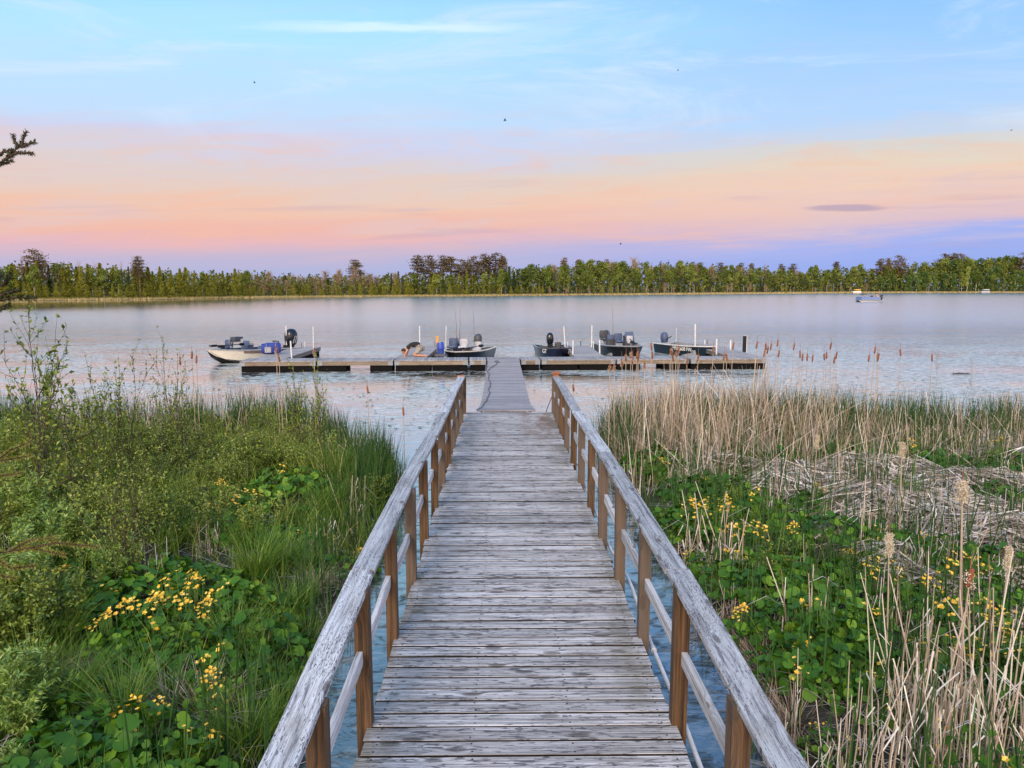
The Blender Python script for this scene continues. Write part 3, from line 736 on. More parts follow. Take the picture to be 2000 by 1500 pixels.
def outboard(parent, x, z, s=1.0, cow='black_gloss', leg='black', stripes=True, tiltup=0.0):
    t = MB(); rings = []
    prof = [(0, .11, .12), (.05, .15, .155), (.18, .175, .18), (.34, .18, .185), (.46, .16, .165), (.54, .12, .12), (.58, .06, .06), (.585, .02, .02)]
    for zz, rx, ry in prof:
        rings.append([(x - .16 * s + s * rx * 1.25 * np.sign(math.cos(a)) * abs(math.cos(a)) ** .7 - .10 * s * (zz / .585) * .3,
                       s * ry * np.sign(math.sin(a)) * abs(math.sin(a)) ** .7, z + s * zz) for a in np.linspace(0, 2 * math.pi, 17)[:-1]])
    ob = t.loft(rings).build('outboard_motor', M[cow], parent)
    if stripes:
        q = MB()
        for sg in (1, -1):
            for k_ in range(2):
                pts = [(x + (.08 - .12 * u - .09 * k_) * s - .16 * s, sg * (.178 + .006 * u) * s * 1.02, z + s * (.08 + .26 * u)) for u in np.linspace(0, 1, 6)]
                q.tube(pts, .014 * s, 5)
        q.build('stripe', M['grey'], ob)
    l = MB(); l.box((x - .18 * s, 0, z - .22 * s), (.17 * s, .12 * s, .46 * s)); l.box((x - .02 * s, 0, z - .10 * s), (.20 * s, .26 * s, .24 * s))
    l.box((x - .20 * s, 0, z - .62 * s), (.12 * s, .05 * s, .42 * s)); l.box((x - .24 * s, 0, z - .50 * s), (.34 * s, .16 * s, .02 * s)); l.tube([(x - .38 * s, 0, z - .70 * s), (x - .02 * s, 0, z - .70 * s)], [.05 * s, .03 * s], 8)
    l.build('outboard_leg', M[leg], parent)
def seat(parent, x, y, z, s=1.0, mt='seatgrey', face=0):
    b = MB(); r_ = rotz(face)
    def tr(v): return (np.asarray(v) @ r_.T) + np.array([x, y, z])
    rings = [[(s * .21 * math.copysign(abs(math.cos(a)) ** .5, math.cos(a)) * k_, s * .22 * math.copysign(abs(math.sin(a)) ** .5, math.sin(a)) * k_, s * zz) for a in np.linspace(0, 2 * math.pi, 13)[:-1]] for zz, k_ in ((.30, .85), (.32, 1), (.38, 1), (.41, .85))]
    b.loft(rings)
    rings = [[(s * (-.20 + xx), s * .21 * k_ * u, s * zz) for xx, u in ((-.035, -1), (.035, -.92), (.05, 0), (.035, .92), (-.035, 1), (-.055, 0))] for zz, k_ in ((.40, .9), (.45, 1), (.66, 1), (.74, .8))]
    b.loft(rings); b.grow(tr); st_ = b.build('seat', M[mt], parent)
    q = MB().tube([(x, y, z), (x, y, z + .31 * s)], .03 * s, 8); q.build('pedestal', M['alu'], st_)
def console(parent, x, y, z, s=1.0, mt='darkgrey'):
    b = MB(); b.box((x, y, z + .22 * s), (.34 * s, .44 * s, .50 * s), taper=.85); b.box((x - .06 * s, y, z + .50 * s), (.22 * s, .40 * s, .07 * s))
    c = b.build('console', M[mt], parent)
    w = MB(); w.loft([[(x + .10 * s, y + u * .20 * s, z + .48 * s), (x + .115 * s, y + u * .20 * s, z + .48 * s), (x + .015 * s, y + u * .18 * s, z + .70 * s), (x, y + u * .18 * s, z + .70 * s)] for u in (-1, -.5, 0, .5, 1)], smooth=False)
    w.build('windscreen', M['bluegrey'], c)
    a_ = np.linspace(0, 2 * math.pi, 15)
    MB().tube([(x - .2 * s - .04 * math.sin(q_) * s, y + .15 * s * math.cos(q_), z + .45 * s + .14 * s * math.sin(q_)) for q_ in a_], .013, 5).build('steering_wheel', M['black'], c)
def trolling(parent, x, y, z, ang=0.0, L=1.35, tiltz=.10):
    b = MB(); d = Vector((math.cos(ang), math.sin(ang), tiltz)).normalized(); p0 = Vector((x, y, z))
    b.tube([p0, p0 + d * L], .018, 6)
    b.tube([p0 - d * .14, p0 - d * .06, p0 + d * .2, p0 + d * .26], [.02, .05, .05, .02], 8)
    q = p0 + d * L; b.tube([q - d * .05, q + d * .02, q + d * .18, q + d * .25], [.03, .065, .065, .03], 8)
    b.box(tuple(p0 + d * .45 + Vector((0, 0, -.05))), (.30, .12, .09))
    b.box(tuple(p0 - d * .08), (.02, .26, .05))
    b.build('trolling_motor', M['black'], parent)
def rod(px, ytop, pxb, yb, Yd, lab):
    a, c = PY(pxb, yb, Yd), PY(px, ytop, Yd)
    b = MB(); b.tube([a, a + (c - a) * .18, a + (c - a) * .5 + Vector((.02, 0, 0)), c], [.014, .011, .007, .004], 5); b.tube([a + (c - a) * .10 + Vector((0, -.03, 0)), a + (c - a) * .13 + Vector((0, -.03, 0))], .03, 6)
    tag(b.build('fishing_rod', M['brownpipe']), lab, 'fishing rod', 'fishing rods standing in the moored boats')
def reg_text(parent, s, size, loc, rot, m=None):
    c = bpy.data.curves.new('registration_number', 'FONT'); c.body = s; c.size = size; c.align_x = 'CENTER'; c.align_y = 'CENTER'; c.extrude = .004
    tmp = bpy.data.objects.new('tmp', c); me = bpy.data.meshes.new_from_object(tmp); bpy.data.objects.remove(tmp); bpy.data.curves.remove(c)
    me.name = 'registration_number'; me.materials.clear(); me.materials.append(M[m or 'white']); o = link('registration_number', me, parent)
    o.location = loc; o.rotation_euler = rot
def boat_at(name, label, bow_px, bow_y, bow_z, heading, L, group='boats moored at the dock'):
    q = P(bow_px, bow_y, bow_z); h = Vector((math.cos(heading), math.sin(heading), 0)); o = Vector((q.x, q.y, 0)) - h * L
    return thing(name, label, 'boat', (o.x, o.y, 0), heading, group)

# boat 1: white and brown fishing boat, bow to the camera's left
L1 = 4.7; h1 = math.atan2(-3.9, -2.2)
b1 = boat_at('fishing_boat', 'white fishing boat with brown stripe and big black outboard at the left dock end', 405, 682.5, .66, h1, L1)
hull(b1, L1, 1.95, .50, [M['hullblack'], M['cream'], M['white'], M['darkgrey']], deck_t=.66, sheer=.17, split=.15, rail_mat=M['alu'])
b = MB()
for sg in (1, -1):
    rr = []
    for t in np.linspace(.02, .72, 10):
        f = max(0, (t - .42) / .58); bb = 1.95 / 2 * (1 - f ** 2.3) + .006; zg = .5 + .17 * t ** 2.2
        rr.append([(L1 * t, sg * bb, zg - .055), (L1 * t, sg * (bb - .006), zg - .17 + .02 * t)])
    b.loft(rr, closed=False, caps=False)
b.build('side_stripe', M['stripe'], b1)
outboard(b1, .0, .52, 1.38, leg='black'); trolling(b1, 4.45, .05, .80, R(180), 1.5, -.02)
seat(b1, 1.3, .35, .1, 1.0, 'darkgrey'); seat(b1, 3.7, -.05, .38, .85, 'bluegrey'); console(b1, 2.1, -.45, .1, 1.1, 'bluegrey'); console(b1, 2.1, .45, .1, .8)
MB().tube([(3.2, -.2, .6), (3.1, -.2, 1.02)], .03, 6).box((3.0, -.1, 1.06), (.45, .30, .09)).box((3.3, .15, .98), (.34, .30, .14)).build('chart_plotter', M['darkgrey'], b1)
reg_text(b1, 'MN 2105 FK', .15, (1.4, .985, .41), (R(90), 0, R(180)), 'black')
reg_text(b1, 'MN 2105 FK', .15, (1.4, -.985, .41), (R(90), 0, 0), 'black')

# boat 2: open boat with cream gunwales, bow to the camera
L2 = 4.3; h2 = math.atan2(-3.9, -.75)
b2 = boat_at('fishing_boat', 'black fishing boat with cream gunwale and grey pedestal seats beside the blue barrel', 889, 685.5, .60, h2, L2)
hull(b2, L2, 1.9, .50, [M['hullblack'], M['hullblack'], M['cream'], M['darkgrey']], deck_t=.7, sheer=.08, bowpow=3.0, rail_mat=M['cream'])
outboard(b2, 0, .50, 1.0, 'darkgrey'); seat(b2, 2.9, .0, .32, .95, 'seatgrey'); seat(b2, 1.2, .25, .08, .95, 'seatgrey'); console(b2, 2.1, -.55, .15, 1.2, 'bluegrey')
seat(b2, 2.7, -.55, .30, 1.0, 'bluegrey')
trolling(b2, 3.9, .15, .66, R(150), 1.2, .05)

# boat 3: navy boat, bow-on
L3 = 4.4; h3 = math.atan2(-4.0, .10)
b3 = boat_at('fishing_boat', 'navy blue fishing boat seen bow-on with white registration numbers, right of the gangway', 1091, 678.5, .64, h3, L3)
hull(b3, L3, 1.72, .46, [M['navy'], M['navy'], M['grey'], M['darkgrey']], deck_t=.7, sheer=.17, bowpow=3.2, keelrise=.9, rail_mat=M['darkgrey'])
outboard(b3, 0, .46, 1.0, 'black_gloss'); seat(b3, 1.2, .3, .05, .8, 'darkgrey')
b3t = 'GT 201'

# boat 4: black boat with consoles
L4 = 4.4; h4 = math.atan2(-3.9, .72)
b4 = boat_at('fishing_boat', 'black fishing boat crowded with consoles and seats, right of the tallest white pole', 1244, 675.5, .62, h4, L4)
hull(b4, L4, 1.85, .50, [M['hullblack'], M['hullblack'], M['seatgrey'], M['grey']], deck_t=.7, sheer=.12, bowpow=2.6, rail_mat=M['alu'])
outboard(b4, 0, .50, 1.05, 'bluegrey'); seat(b4, 1.2, -.5, .35, 1.1, 'darkgrey'); console(b4, 2.0, .45, .3, 1.2, 'darkgrey'); seat(b4, 2.5, -.2, .35, 1.0, 'bluegrey'); console(b4, 1.9, -.45, .3, 1.0, 'darkgrey')
seat(b4, 3.3, .1, .42, .8, 'seatgrey'); trolling(b4, 4.1, 0, .72, R(175), 1.2, .16)

# boat 5: dark teal aluminium boat
L5 = 4.3; h5 = math.atan2(-3.55, 1.25)
b5 = boat_at('fishing_boat', 'dark teal boat with white registration number and bench seats at the right', 1396, 676, .60, h5, L5)
hull(b5, L5, 1.5, .50, [M['navygreen'], M['navygreen'], M['alu'], M['grey']], deck_t=.78, sheer=.10, split=.5, bowpow=2.8, rail_mat=M['white'])
outboard(b5, 0, .46, .95, 'bluegrey', leg='alu', stripes=False); MB().tube([(.05, 0, .65), (.5, -.1, .78), (.72, -.14, .84)], .025, 6).build('tiller', M['black'], b5)
for xx in (1.2, 2.3, 3.3): MB().box((xx, 0, .32), (.28, 1.25, .05)).box((xx, 0, .17), (.24, 1.1, .26)).build('bench_seat', M['grey'], b5)
MB().tube([(.1, .55, .45), (.1, .55, 1.15)], .014, 5).tube([(.1, .55, 1.15), (.1, .55, 1.23)], .03, 6).build('stern_light', M['pvc'], b5)
def side_text(parent, s, L, B, D, sheer, bowpow, t, sg, size, drop, mt='white'):
    def gp(t):
        f = max(0, (t - .42) / .58); return Vector((L * t, sg * B / 2 * (1 - f ** bowpow), D + sheer * t ** 2.2))
    a, c = gp(t - .1), gp(t + .1); d = (c - a).normalized(); mid = gp(t)
    nrm = Vector((d.y, -d.x, 0)) * (-sg) if sg > 0 else Vector((d.y, -d.x, 0))
    if nrm.y * sg < 0: nrm = -nrm
    upv = Vector((0, 0, 1)); xv = upv.cross(nrm).normalized()
    nrm = xv.cross(upv).normalized()
    mrot = Matrix((xv, upv, nrm)).transposed()
    loc = mid + nrm * .03 - Vector((0, 0, drop))
    reg_text(parent, s, size, loc, mrot.to_euler(), mt)
side_text(b5, 'MN 1608 FW', L5, 1.5, .5, .10, 2.8, .62, -1, .25, .17)
side_text(b3, '201', L3, 1.72, .46, .17, 3.2, .84, 1, .27, .17)
side_text(b3, 'GT', L3, 1.72, .46, .17, 3.2, .84, -1, .27, .17)
rod(888, 600, 893, 668, 36.0, 'leftmost thin fishing rod in the boat with the grey seats')
rod(898.5, 596, 897.5, 668, 36.2, 'thin fishing rod standing right above the grey seat')
rod(924, 604, 926.5, 674, 36.0, 'thin fishing rod near the stern corner of the boat with grey seats')
rod(1086.5, 657, 1090, 676, 35.5, 'short fishing rod behind the outboard of the navy boat')
rod(1196, 600, 1197, 668, 36.5, 'long thin fishing rod in the boat with consoles')

# mooring lines
def line(p, q, sag, lab):
    p = Vector(p); q = Vector(q); b = MB(); b.tube([p.lerp(q, t) - Vector((0, 0, sag * 4 * t * (1 - t))) for t in np.linspace(0, 1, 8)], .011, 5)
    tag(b.build('mooring_line', M['rope']), lab, 'rope', 'mooring lines of the boats')
line(P(1389, 677, .55), P(1400, 684, .5), .05, 'mooring line from the dark teal boat bow to the short white pole')
line(PY(1118, 683, 33.3), P(1110, 682, .5), .06, 'mooring line of the navy boat tied to the short thick pole')
line(P(406, 683, .62), P(470, 705, .47), .15, 'mooring line from the white fishing boat bow to the left dock corner')

# things on the dock
t = thing('duffel_bag', 'bright blue and grey bag standing on the left finger pier beside the white boat', 'bag', tuple(P(530, 691.5, DZ + .002)), R(12))
rings = []
for x_ in np.linspace(-.40, .40, 9):
    k_ = 1 - .25 * abs(x_ / .40) ** 4
    rings.append([(x_, .20 * k_ * math.copysign(abs(math.cos(a)) ** .6, math.cos(a)), .255 + .25 * k_ * math.copysign(abs(math.sin(a)) ** .6, math.sin(a)) + .02 * math.sin(x_ * 7)) for a in np.linspace(0, 2 * math.pi, 15)[:-1]])
MB().loft(rings).build('body', M['blue'], t)
MB().box((-.12, -.205, .2), (.26, .02, .24)).box((.12, 0, .505), (.3, .2, .02)).build('pocket', M['grey'], t)
for x_ in (-.18, .2): MB().tube([(x_, -.215, .05), (x_, -.22, .3), (x_, -.16, .50), (x_, 0, .55), (x_, .16, .50), (x_, .22, .2)], .013, 5).build('strap', M['galv'], t)
q = P(860, 695, DZ); t = thing('barrel', 'upright blue plastic barrel at the end of the dock beside the wooden post', 'barrel', (q.x, q.y + .2, .0))
pr = [(.02, .15), (.05, .165), (.25, .17), (.27, .178), (.30, .17), (.55, .17), (.57, .178), (.60, .17), (.80, .165), (.83, .15)]
MB().loft([[(r_ * .85 * math.cos(a), r_ * .85 * math.sin(a), z_ + .16) for a in np.linspace(0, 2 * math.pi, 17)[:-1]] for z_, r_ in pr]).build('body', M['blueplastic'], t)
MB().tube([(.06, 0, .98), (.06, 0, 1.02)], .03, 8).build('lid', M['black'], t)

# ------------------------------------------------------------------ kneeling person
def skin_obj(name, chains, m, parent, sub=2, root=0):
    vs = []; es = []; rr = []; key = {}
    for ch in chains:
        prev = None
        for (p, r_) in ch:
            k_ = tuple(round(c, 4) for c in p)
            if k_ not in key: key[k_] = len(vs); vs.append(p); rr.append(r_)
            i = key[k_]
            if prev is not None: es.append((prev, i))
            prev = i
    me = bpy.data.meshes.new(name); me.from_pydata(vs, es, []); me.materials.append(m)
    sv = me.skin_vertices.new().data if hasattr(me.skin_vertices, 'new') else None
    o = link(name, me, parent)
    md = o.modifiers.new('skin', 'SKIN'); md.use_smooth_shade = True
    if not me.skin_vertices: pass
    d = me.skin_vertices[0].data
    for i, r_ in enumerate(rr):
        rv = r_ if isinstance(r_, tuple) else (r_, r_); d[i].radius = rv
    d[root].use_root = True
    sb = o.modifiers.new('sub', 'SUBSURF'); sb.levels = sub; sb.render_levels = sub
    return o
pp = P(815, 697.5, DZ)
pe = thing('person', 'person in a black shirt and grey shorts kneeling and bending down over the dock edge', 'person', (pp.x, pp.y + .25, DZ), 0)
# local: x right (feet), -x head; z up
hip = (.12, 0, .43); ch_ = []
spine = [(hip, (.15, .13)), ((-.02, 0, .50), (.14, .115)), ((-.20, 0, .50), (.15, .12)), ((-.36, 0, .43), (.14, .10)), ((-.45, 0, .36), .06), ((-.50, -.01, .30), .075), ((-.545, -.01, .24), (.085, .075))]
body = [spine]
for s_ in (-1, 1):
    body.append([(hip, (.15, .13)), ((.10, s_ * .10, .38), .105), ((-.12, s_ * .13, .12), .075), ((-.16, s_ * .13, .065), .062), ((.06, s_ * .12, .065), .055), ((.27, s_ * .11, .05), .038), ((.33, s_ * .11, .045), .038), ((.40, s_ * .12, .025), .026)])
    sh = (-.36, 0, .43); hx = -.52 if s_ < 0 else -.47
    arm = [(sh, (.14, .10)), ((-.38, s_ * .17, .40), .058), ((-.45, s_ * .20, .22), .045), ((hx - .02, s_ * .17, .06), .032), ((hx - .03, s_ * .165, .02), (.034, .022)), ((hx - .05, s_ * .165, -.015), (.036, .016))]
    body.append(arm)
bo = skin_obj('body', body, M['skin'], pe)
# fingers
for s_ in (-1, 1):
    hx = -.52 if s_ < 0 else -.47; base = (hx - .05, s_ * .165, -.015)
    fs = []
    for k_, (oy, ln) in enumerate(((-.027, .055), (-.009, .068), (.009, .064), (.026, .05))):
        fs.append([((base[0], base[1] + oy * .6, base[2] + .01), .010), ((base[0] - .012, base[1] + oy, base[2] - .03), .009), ((base[0] - .008, base[1] + oy, base[2] - .03 - ln * .6), .008)])
    fs.append([((base[0] + .01, base[1] - s_ * .02, base[2] + .03), .011), ((base[0] + .035, base[1] - s_ * .045, base[2] + .0), .010), ((base[0] + .04, base[1] - s_ * .05, base[2] - .025), .008)])
    for f_ in fs: skin_obj('finger', [f_], M['skin'], bo, 1)
hd = MB(); a_ = np.linspace(0, 2 * math.pi, 17)[:-1]
rings = [[(-.585 - .0 + r_ * 1.05 * math.cos(a) + dx_, -.01 + r_ * .85 * math.sin(a), z_) for a in a_] for z_, r_, dx_ in ((.125, .03, .02), (.145, .07, .01), (.18, .095, 0), (.225, .108, 0), (.27, .105, .01), (.31, .08, .02), (.335, .03, .03))]
hd.loft(rings); hd.tube([(-.69, -.01, .205), (-.715, -.01, .185), (-.69, -.01, .18)], [.012, .017, .012], 6)
hd.tube([(-.57, -.105, .23), (-.56, -.118, .215), (-.565, -.105, .19)], .013, 6); hd.tube([(-.57, .085, .23), (-.56, .098, .215), (-.565, .085, .19)], .013, 6)
hd.tube([(-.668, -.045, .225), (-.676, -.045, .225)], .013, 6, mi=1); hd.tube([(-.668, .025, .225), (-.676, .025, .225)], .013, 6, mi=1); hd.tube([(-.655, -.035, .162), (-.66, .015, .162)], .008, 6, mi=2)
hd.build('head', [M['skin'], M['hair'], M['cap']], bo)
hr = MB(); hr.loft([[(-.575 + r_ * 1.06 * math.cos(a), -.01 + r_ * .92 * math.sin(a), z_) for a in a_] for z_, r_ in ((.215, .098), (.245, .118), (.285, .116), (.322, .092), (.35, .04))]); hr.build('hair', M['hair'], bo)
sh_ch = [[((.09, 0, .455), (.165, .14)), ((-.02, 0, .51), (.165, .13)), ((-.20, 0, .51), (.172, .135)), ((-.36, 0, .44), (.16, .115)), ((-.42, 0, .39), (.085, .08))]]
for s_ in (-1, 1): sh_ch.append([((-.36, 0, .44), (.16, .115)), ((-.385, s_ * .18, .40), .075), ((-.415, s_ * .19, .31), .066)])
skin_obj('shirt', sh_ch, M['shirt'], pe)
st_ch = []
for s_ in (-1, 1): st_ch.append([((.10, 0, .43), (.175, .155)), ((.10, s_ * .115, .36), .14), ((-.03, s_ * .14, .20), .115), ((-.08, s_ * .14, .145), .105)])
skin_obj('shorts', st_ch, M['shorts'], pe)
t = thing('tool_bag', 'dark grey folded bag lying on the pier behind the kneeling person', 'bag', (pp.x + .95, pp.y + .4, DZ + .002), R(-20))
MB().box((0, 0, .05), (.55, .28, .10), taper=.8).build('body', M['darkgrey'], t); MB().tube([(-.2, -.02, .11), (-.05, -.03, .24), (.15, -.02, .11)], .014, 5).build('handle', M['darkgrey'], t)
q = P(868, 694, DZ)

# ------------------------------------------------------------------ far boats
def pontoon(name, label, q, rz, s, canopy, skin_m, tail):
    t = thing(name, label, 'pontoon boat', (q.x, q.y, 0), rz)
    MB().box((0, 0, .43), (6.0 * s, 2.4 * s, .10)).build('deck', M['grey'], t)
    for y_ in (-.85, .85): MB().tube([(-3.0 * s, y_ * s, .2), (-2.7 * s, y_ * s, .14), (2.6 * s, y_ * s, .14), (3.1 * s, y_ * s, .34)], [.1, .28, .28, .06], 10).build('pontoon', M['alu'], t)
    b = MB()
    for y_ in (-1.15, 1.15): b.box((.25 * s, y_ * s, .82), (5.0 * s, .05, .66)); b.box((.25 * s, y_ * s, 1.17), (5.1 * s, .09, .05))
    b.box((2.7 * s, 0, .8), (.05, 2.2 * s, .6)); b.build('side_panel', M[skin_m], t)
    b = MB()
    for x_ in (-2.2, -1.5): b.box((x_ * s, -.6 * s, .9), (.55, .9, .55)); b.box(((x_ - .25) * s, -.6 * s, 1.25), (.15, .9, .35))
    b.build('seat', M['cream'], t); MB().box((-.4 * s, .5, 1.0), (.5, .6, 1.0), taper=.8).build('console', M['darkgrey'], t)
    if canopy == 'up':
        b = MB(); b.loft([[(-1.9 * s, y_, 2.25), (-1.0 * s, y_, 2.42), (.6 * s, y_, 2.42), (1.4 * s, y_, 2.2), (1.4 * s, y_, 1.80), (-1.9 * s, y_, 1.82)] for y_ in (-1.2, -.6, 0, .6, 1.2)], smooth=False); b.build('canopy', M['yellow'] if skin_m == 'white' else M['seatgrey'], t)
        b = MB()
        for x_ in (-1.7, 1.2):
            for y_ in (-1.12, 1.12): b.tube([(x_ * s * .8, y_, 1.1), (x_ * s, y_, 2.2)], .03, 6)
        b.build('canopy_frame', M['alu'], t)
    else:
        b = MB()
        for y_ in (-1.1, 1.1): b.tube([(.2 * s, y_, 1.15), (1.6 * s, y_, 1.75)], .035, 6)
        b.tube([(1.55 * s, -1.15, 1.78), (1.62 * s, 0, 1.84), (1.55 * s, 1.15, 1.78)], .10, 8); b.build('folded_canopy', M['darkgrey'], t)
    if tail: outboard(t, -3.0 * s, .75, 1.6)
    return t
q = P(1697, 589.6, 0); pt = pontoon('pontoon_boat', 'blue and white pontoon boat cruising on the open lake with two people aboard', q, R(180 + 9), .98, 'down', 'panelblue', True)
def seated(label, off, shirt):
    w_ = pt.matrix_basis @ Vector(off); e = thing('person', label, 'person', (w_.x, w_.y, w_.z), R(189))
    ch = [[((0, 0, .12), .15), ((0, 0, .35), .15), ((.02, 0, .56), .16), ((.03, 0, .68), .055), ((.04, 0, .80), .095), ((.04, 0, .88), .08)]]
    for s_ in (-1, 1):
        ch.append([((0, 0, .12), .15), ((.15, s_ * .1, .12), .09), ((.45, s_ * .12, .14), .07), ((.5, s_ * .12, -.25), .05), ((.6, s_ * .12, -.3), .04)])
        ch.append([((.02, 0, .56), .16), ((.02, s_ * .2, .55), .06), ((.08, s_ * .24, .3), .045), ((.3, s_ * .2, .22), .035)])
    skin_obj('body', ch, M['skin'], e, 1); skin_obj('shirt', [[((0, 0, .14), .175), ((0, 0, .35), .17), ((.02, 0, .57), .175)]], M[shirt], e, 1)
    MB().tube([(.04, 0, .84), (.03, 0, .92), (.02, 0, .97)], [.1, .11, .05], 8).build('hair', M['hair'], e)
seated('person in dark clothes seated at the helm of the cruising pontoon boat', (-1.4, .55, 1.0), 'shirt')
seated('person in dark clothes seated at the stern of the cruising pontoon boat', (-2.4, -.5, 1.05), 'darkgrey')
q = shore_pt(1673); q = q - Vector((q.x - CX, q.y, 0)).normalized() * 3; pontoon('pontoon_boat', 'white pontoon boat with a yellow canopy moored at the far shore', q, R(185), 1.0, 'up', 'white', False)
q = shore_pt(1924); q = q - Vector((q.x - CX, q.y, 0)).normalized() * 3; pontoon('pontoon_boat', 'pale grey canopied pontoon boat moored at the far right shore', q, R(178), 1.05, 'up', 'seatgrey', False)

# drifting branch
q = P(1878, 731, 0.0); b = MB(); b.tube([(q.x - .38, q.y, .0), (q.x - .1, q.y + .02, .035), (q.x + .4, q.y, .01)], [.02, .035, .012], 6); b.tube([(q.x - .3, q.y, .03), (q.x - .34, q.y, .10)], .01, 5); b.tube([(q.x + .15, q.y, .03), (q.x + .28, q.y, .07)], .01, 5)
tag(b.build('driftwood', M['twig']), 'small dark driftwood branch floating among the weeds at the right', 'driftwood')

# insects in the air
for px, py, Yd, s_, lab in [(497, 162, 6, 1.0, 'tiny flying insect high above the white boat'), (986, 236, 5, 1.2, 'tiny flying insect high above the gangway'), (1324, 138, 7, .9, 'tiny flying insect highest in the blue sky'), (1212, 477, 9, 1.6, 'tiny flying insect low above the far tree line'), (1975, 255, 7, .9, 'tiny flying insect near the right edge of the sky')]:
    q = PY(px, py, Yd); b = MB(); b.tube([q + Vector((-.008 * s_, 0, 0)), q, q + Vector((.009 * s_, 0, .002))], [.001 * s_, .0022 * s_, .001 * s_], 5)
    for g_ in (1, -1): b.add([q, q + Vector((-.004 * s_, g_ * .012 * s_, .009 * s_)), q + Vector((.006 * s_, g_ * .012 * s_, .008 * s_))], [[0, 1, 2]])
    tag(b.build('flying_insect', M['black']), lab, 'insect')

# ================================================================== vegetation
def blades(mb, base, h, az, lean, w, seg=4, bend=1.0, tint=.5, mi=0, taper=1.0, face=None, tipdrop=0.0):
    """ribbon blades: base (N,3); lean = horizontal reach / height"""
    base = np.asarray(base, float); N = len(base)
    h, az, lean, w, tint, tipdrop = [np.broadcast_to(np.asarray(a, float), (N,)) for a in (h, az, lean, w, tint, tipdrop)]
    face = az + math.pi / 2 if face is None else face
    t = np.linspace(0, 1, seg + 1)[None, :, None]
    d = np.stack([np.cos(az), np.sin(az), np.zeros(N)], -1)[:, None, :]
    sd = np.stack([np.cos(face), np.sin(face), np.zeros(N)], -1)[:, None, :]
    c = base[:, None, :] + d * (h * lean)[:, None, None] * t ** (1 + bend)
    zz = t[..., 0] - tipdrop[:, None] * t[..., 0] ** 3
    c[..., 2] += h[:, None] * zz
    ww = (w[:, None] / 2 * (1 - taper * t[..., 0] ** 1.6 * .93))[..., None]
    V = np.stack([c - sd * ww, c + sd * ww], 2).reshape(N, -1, 3)
    n2 = 2 * (seg + 1)
    f = np.array([[2 * i, 2 * i + 1, 2 * i + 3, 2 * i + 2] for i in range(seg)])
    F = (f[None] + (np.arange(N) * n2)[:, None, None]).reshape(-1, 4)
    mb.add(V.reshape(-1, 3), F, np.repeat(tint, n2), mi)
    return mb
def leaves(mb, pos, nrm, size, asp=.5, tint=.5, mi=0, dirv=None):
    """small two-face folded leaves"""
    pos = np.asarray(pos, float); N = len(pos)
    size, asp, tint = [np.broadcast_to(np.asarray(a, float), (N,)) for a in (size, asp, tint)]
    nrm = nrm / (np.linalg.norm(nrm, axis=1)[:, None] + 1e-9)
    if dirv is None: dirv = rng.normal(size=(N, 3))
    a = dirv - (dirv * nrm).sum(1)[:, None] * nrm; a /= np.linalg.norm(a, axis=1)[:, None] + 1e-9
    b = np.cross(nrm, a); s_ = size[:, None]; k = (size * asp)[:, None]
    V = np.stack([pos, pos + a * s_ * .45 + b * k * .5 + nrm * k * .15, pos + a * s_, pos + a * s_ * .45 - b * k * .5 + nrm * k * .15], 1).reshape(-1, 3)
    F = np.arange(N * 4).reshape(-1, 4)
    mb.add(V, F, np.repeat(tint, 4), mi); return mb
def quads(mb, pos, size, tint, mi=0, flat=0.0):
    N = len(pos); n_ = rng.normal(size=(N, 3)); n_[:, 2] += flat * np.sign(n_[:, 2]); return leaves(mb, pos, n_, size, .8, tint, mi)

# ---------------------------------------------------------------- far shore trees (each about 10 m tall, scaled when placed)
def trunk_mesh(h, r, m, x=0.0, wob=.12, n=7):
    pts = [(wob * math.sin(i * 1.3 + h) * (i / 6), wob * math.cos(i * 1.7) * (i / 6), h * i / 6 - (.4 if i == 0 else 0)) for i in range(7)]
    return MB().tube(pts, np.linspace(r, r * .25, 7), n).mesh('trunk', m)
def conifer(hh=10.0, rad=1.6, N=1500, low=.04, slim=1.0, size=.36, ragged=.35, m='tamarack'):
    z = rng.random(N) ** .8; zz = low + (1 - low) * z
    env = (1 - zz) ** 1.0 * rad * (1 - ragged * .5 + ragged * np.abs(np.sin(zz * 26 + rng.normal(size=N) * .3)))
    lump = 1 + .28 * np.sin(np.floor(zz * 9) * 2.1)
    r_ = env * lump * rng.random(N) ** .45; a = rng.random(N) * 2 * math.pi
    r_ = r_ * (1 + .3 * np.sin(a * 3 + zz * 9))
    pos = np.stack([r_ * np.cos(a), r_ * np.sin(a), zz * hh - .18 * r_], -1)
    t = np.clip(.5 + .22 * rng.normal(size=N) + .18 * np.sin(zz * 22), 0, 1)
    return quads(MB(), pos, size * (.6 + .7 * rng.random(N)), t).mesh('crown', M[m])
def broad(hh=10.0, rad=1.9, N=2000, low=.3, m='aspen', size=.33, clumps=15, top=1.0):
    P_ = []; T = []
    for i in range(clumps):
        u = i / (clumps - 1); cz = low * hh + (1 - low) * hh * (.06 + .84 * u); rr = rad * (math.sin(math.pi * min(.93, .25 + .68 * u)) ** .7)
        a = rng.random() * 7; cr = rr * rng.random() * .75; c = np.array([cr * math.cos(a), cr * math.sin(a), cz]); k = N // clumps
        q = rng.normal(size=(k, 3)); q /= np.linalg.norm(q, axis=1)[:, None]; q *= (rng.random(k) ** .5)[:, None] * rad * (.34 + .24 * rng.random())
        P_.append(c + q * [1, 1, .85]); T.append(np.full(k, .5 + .22 * rng.normal()) + .14 * rng.normal(size=k))
    return quads(MB(), np.vstack(P_), size * (.6 + .7 * rng.random(sum(map(len, P_)))), np.clip(np.concatenate(T), 0, 1)).mesh('crown', M[m])
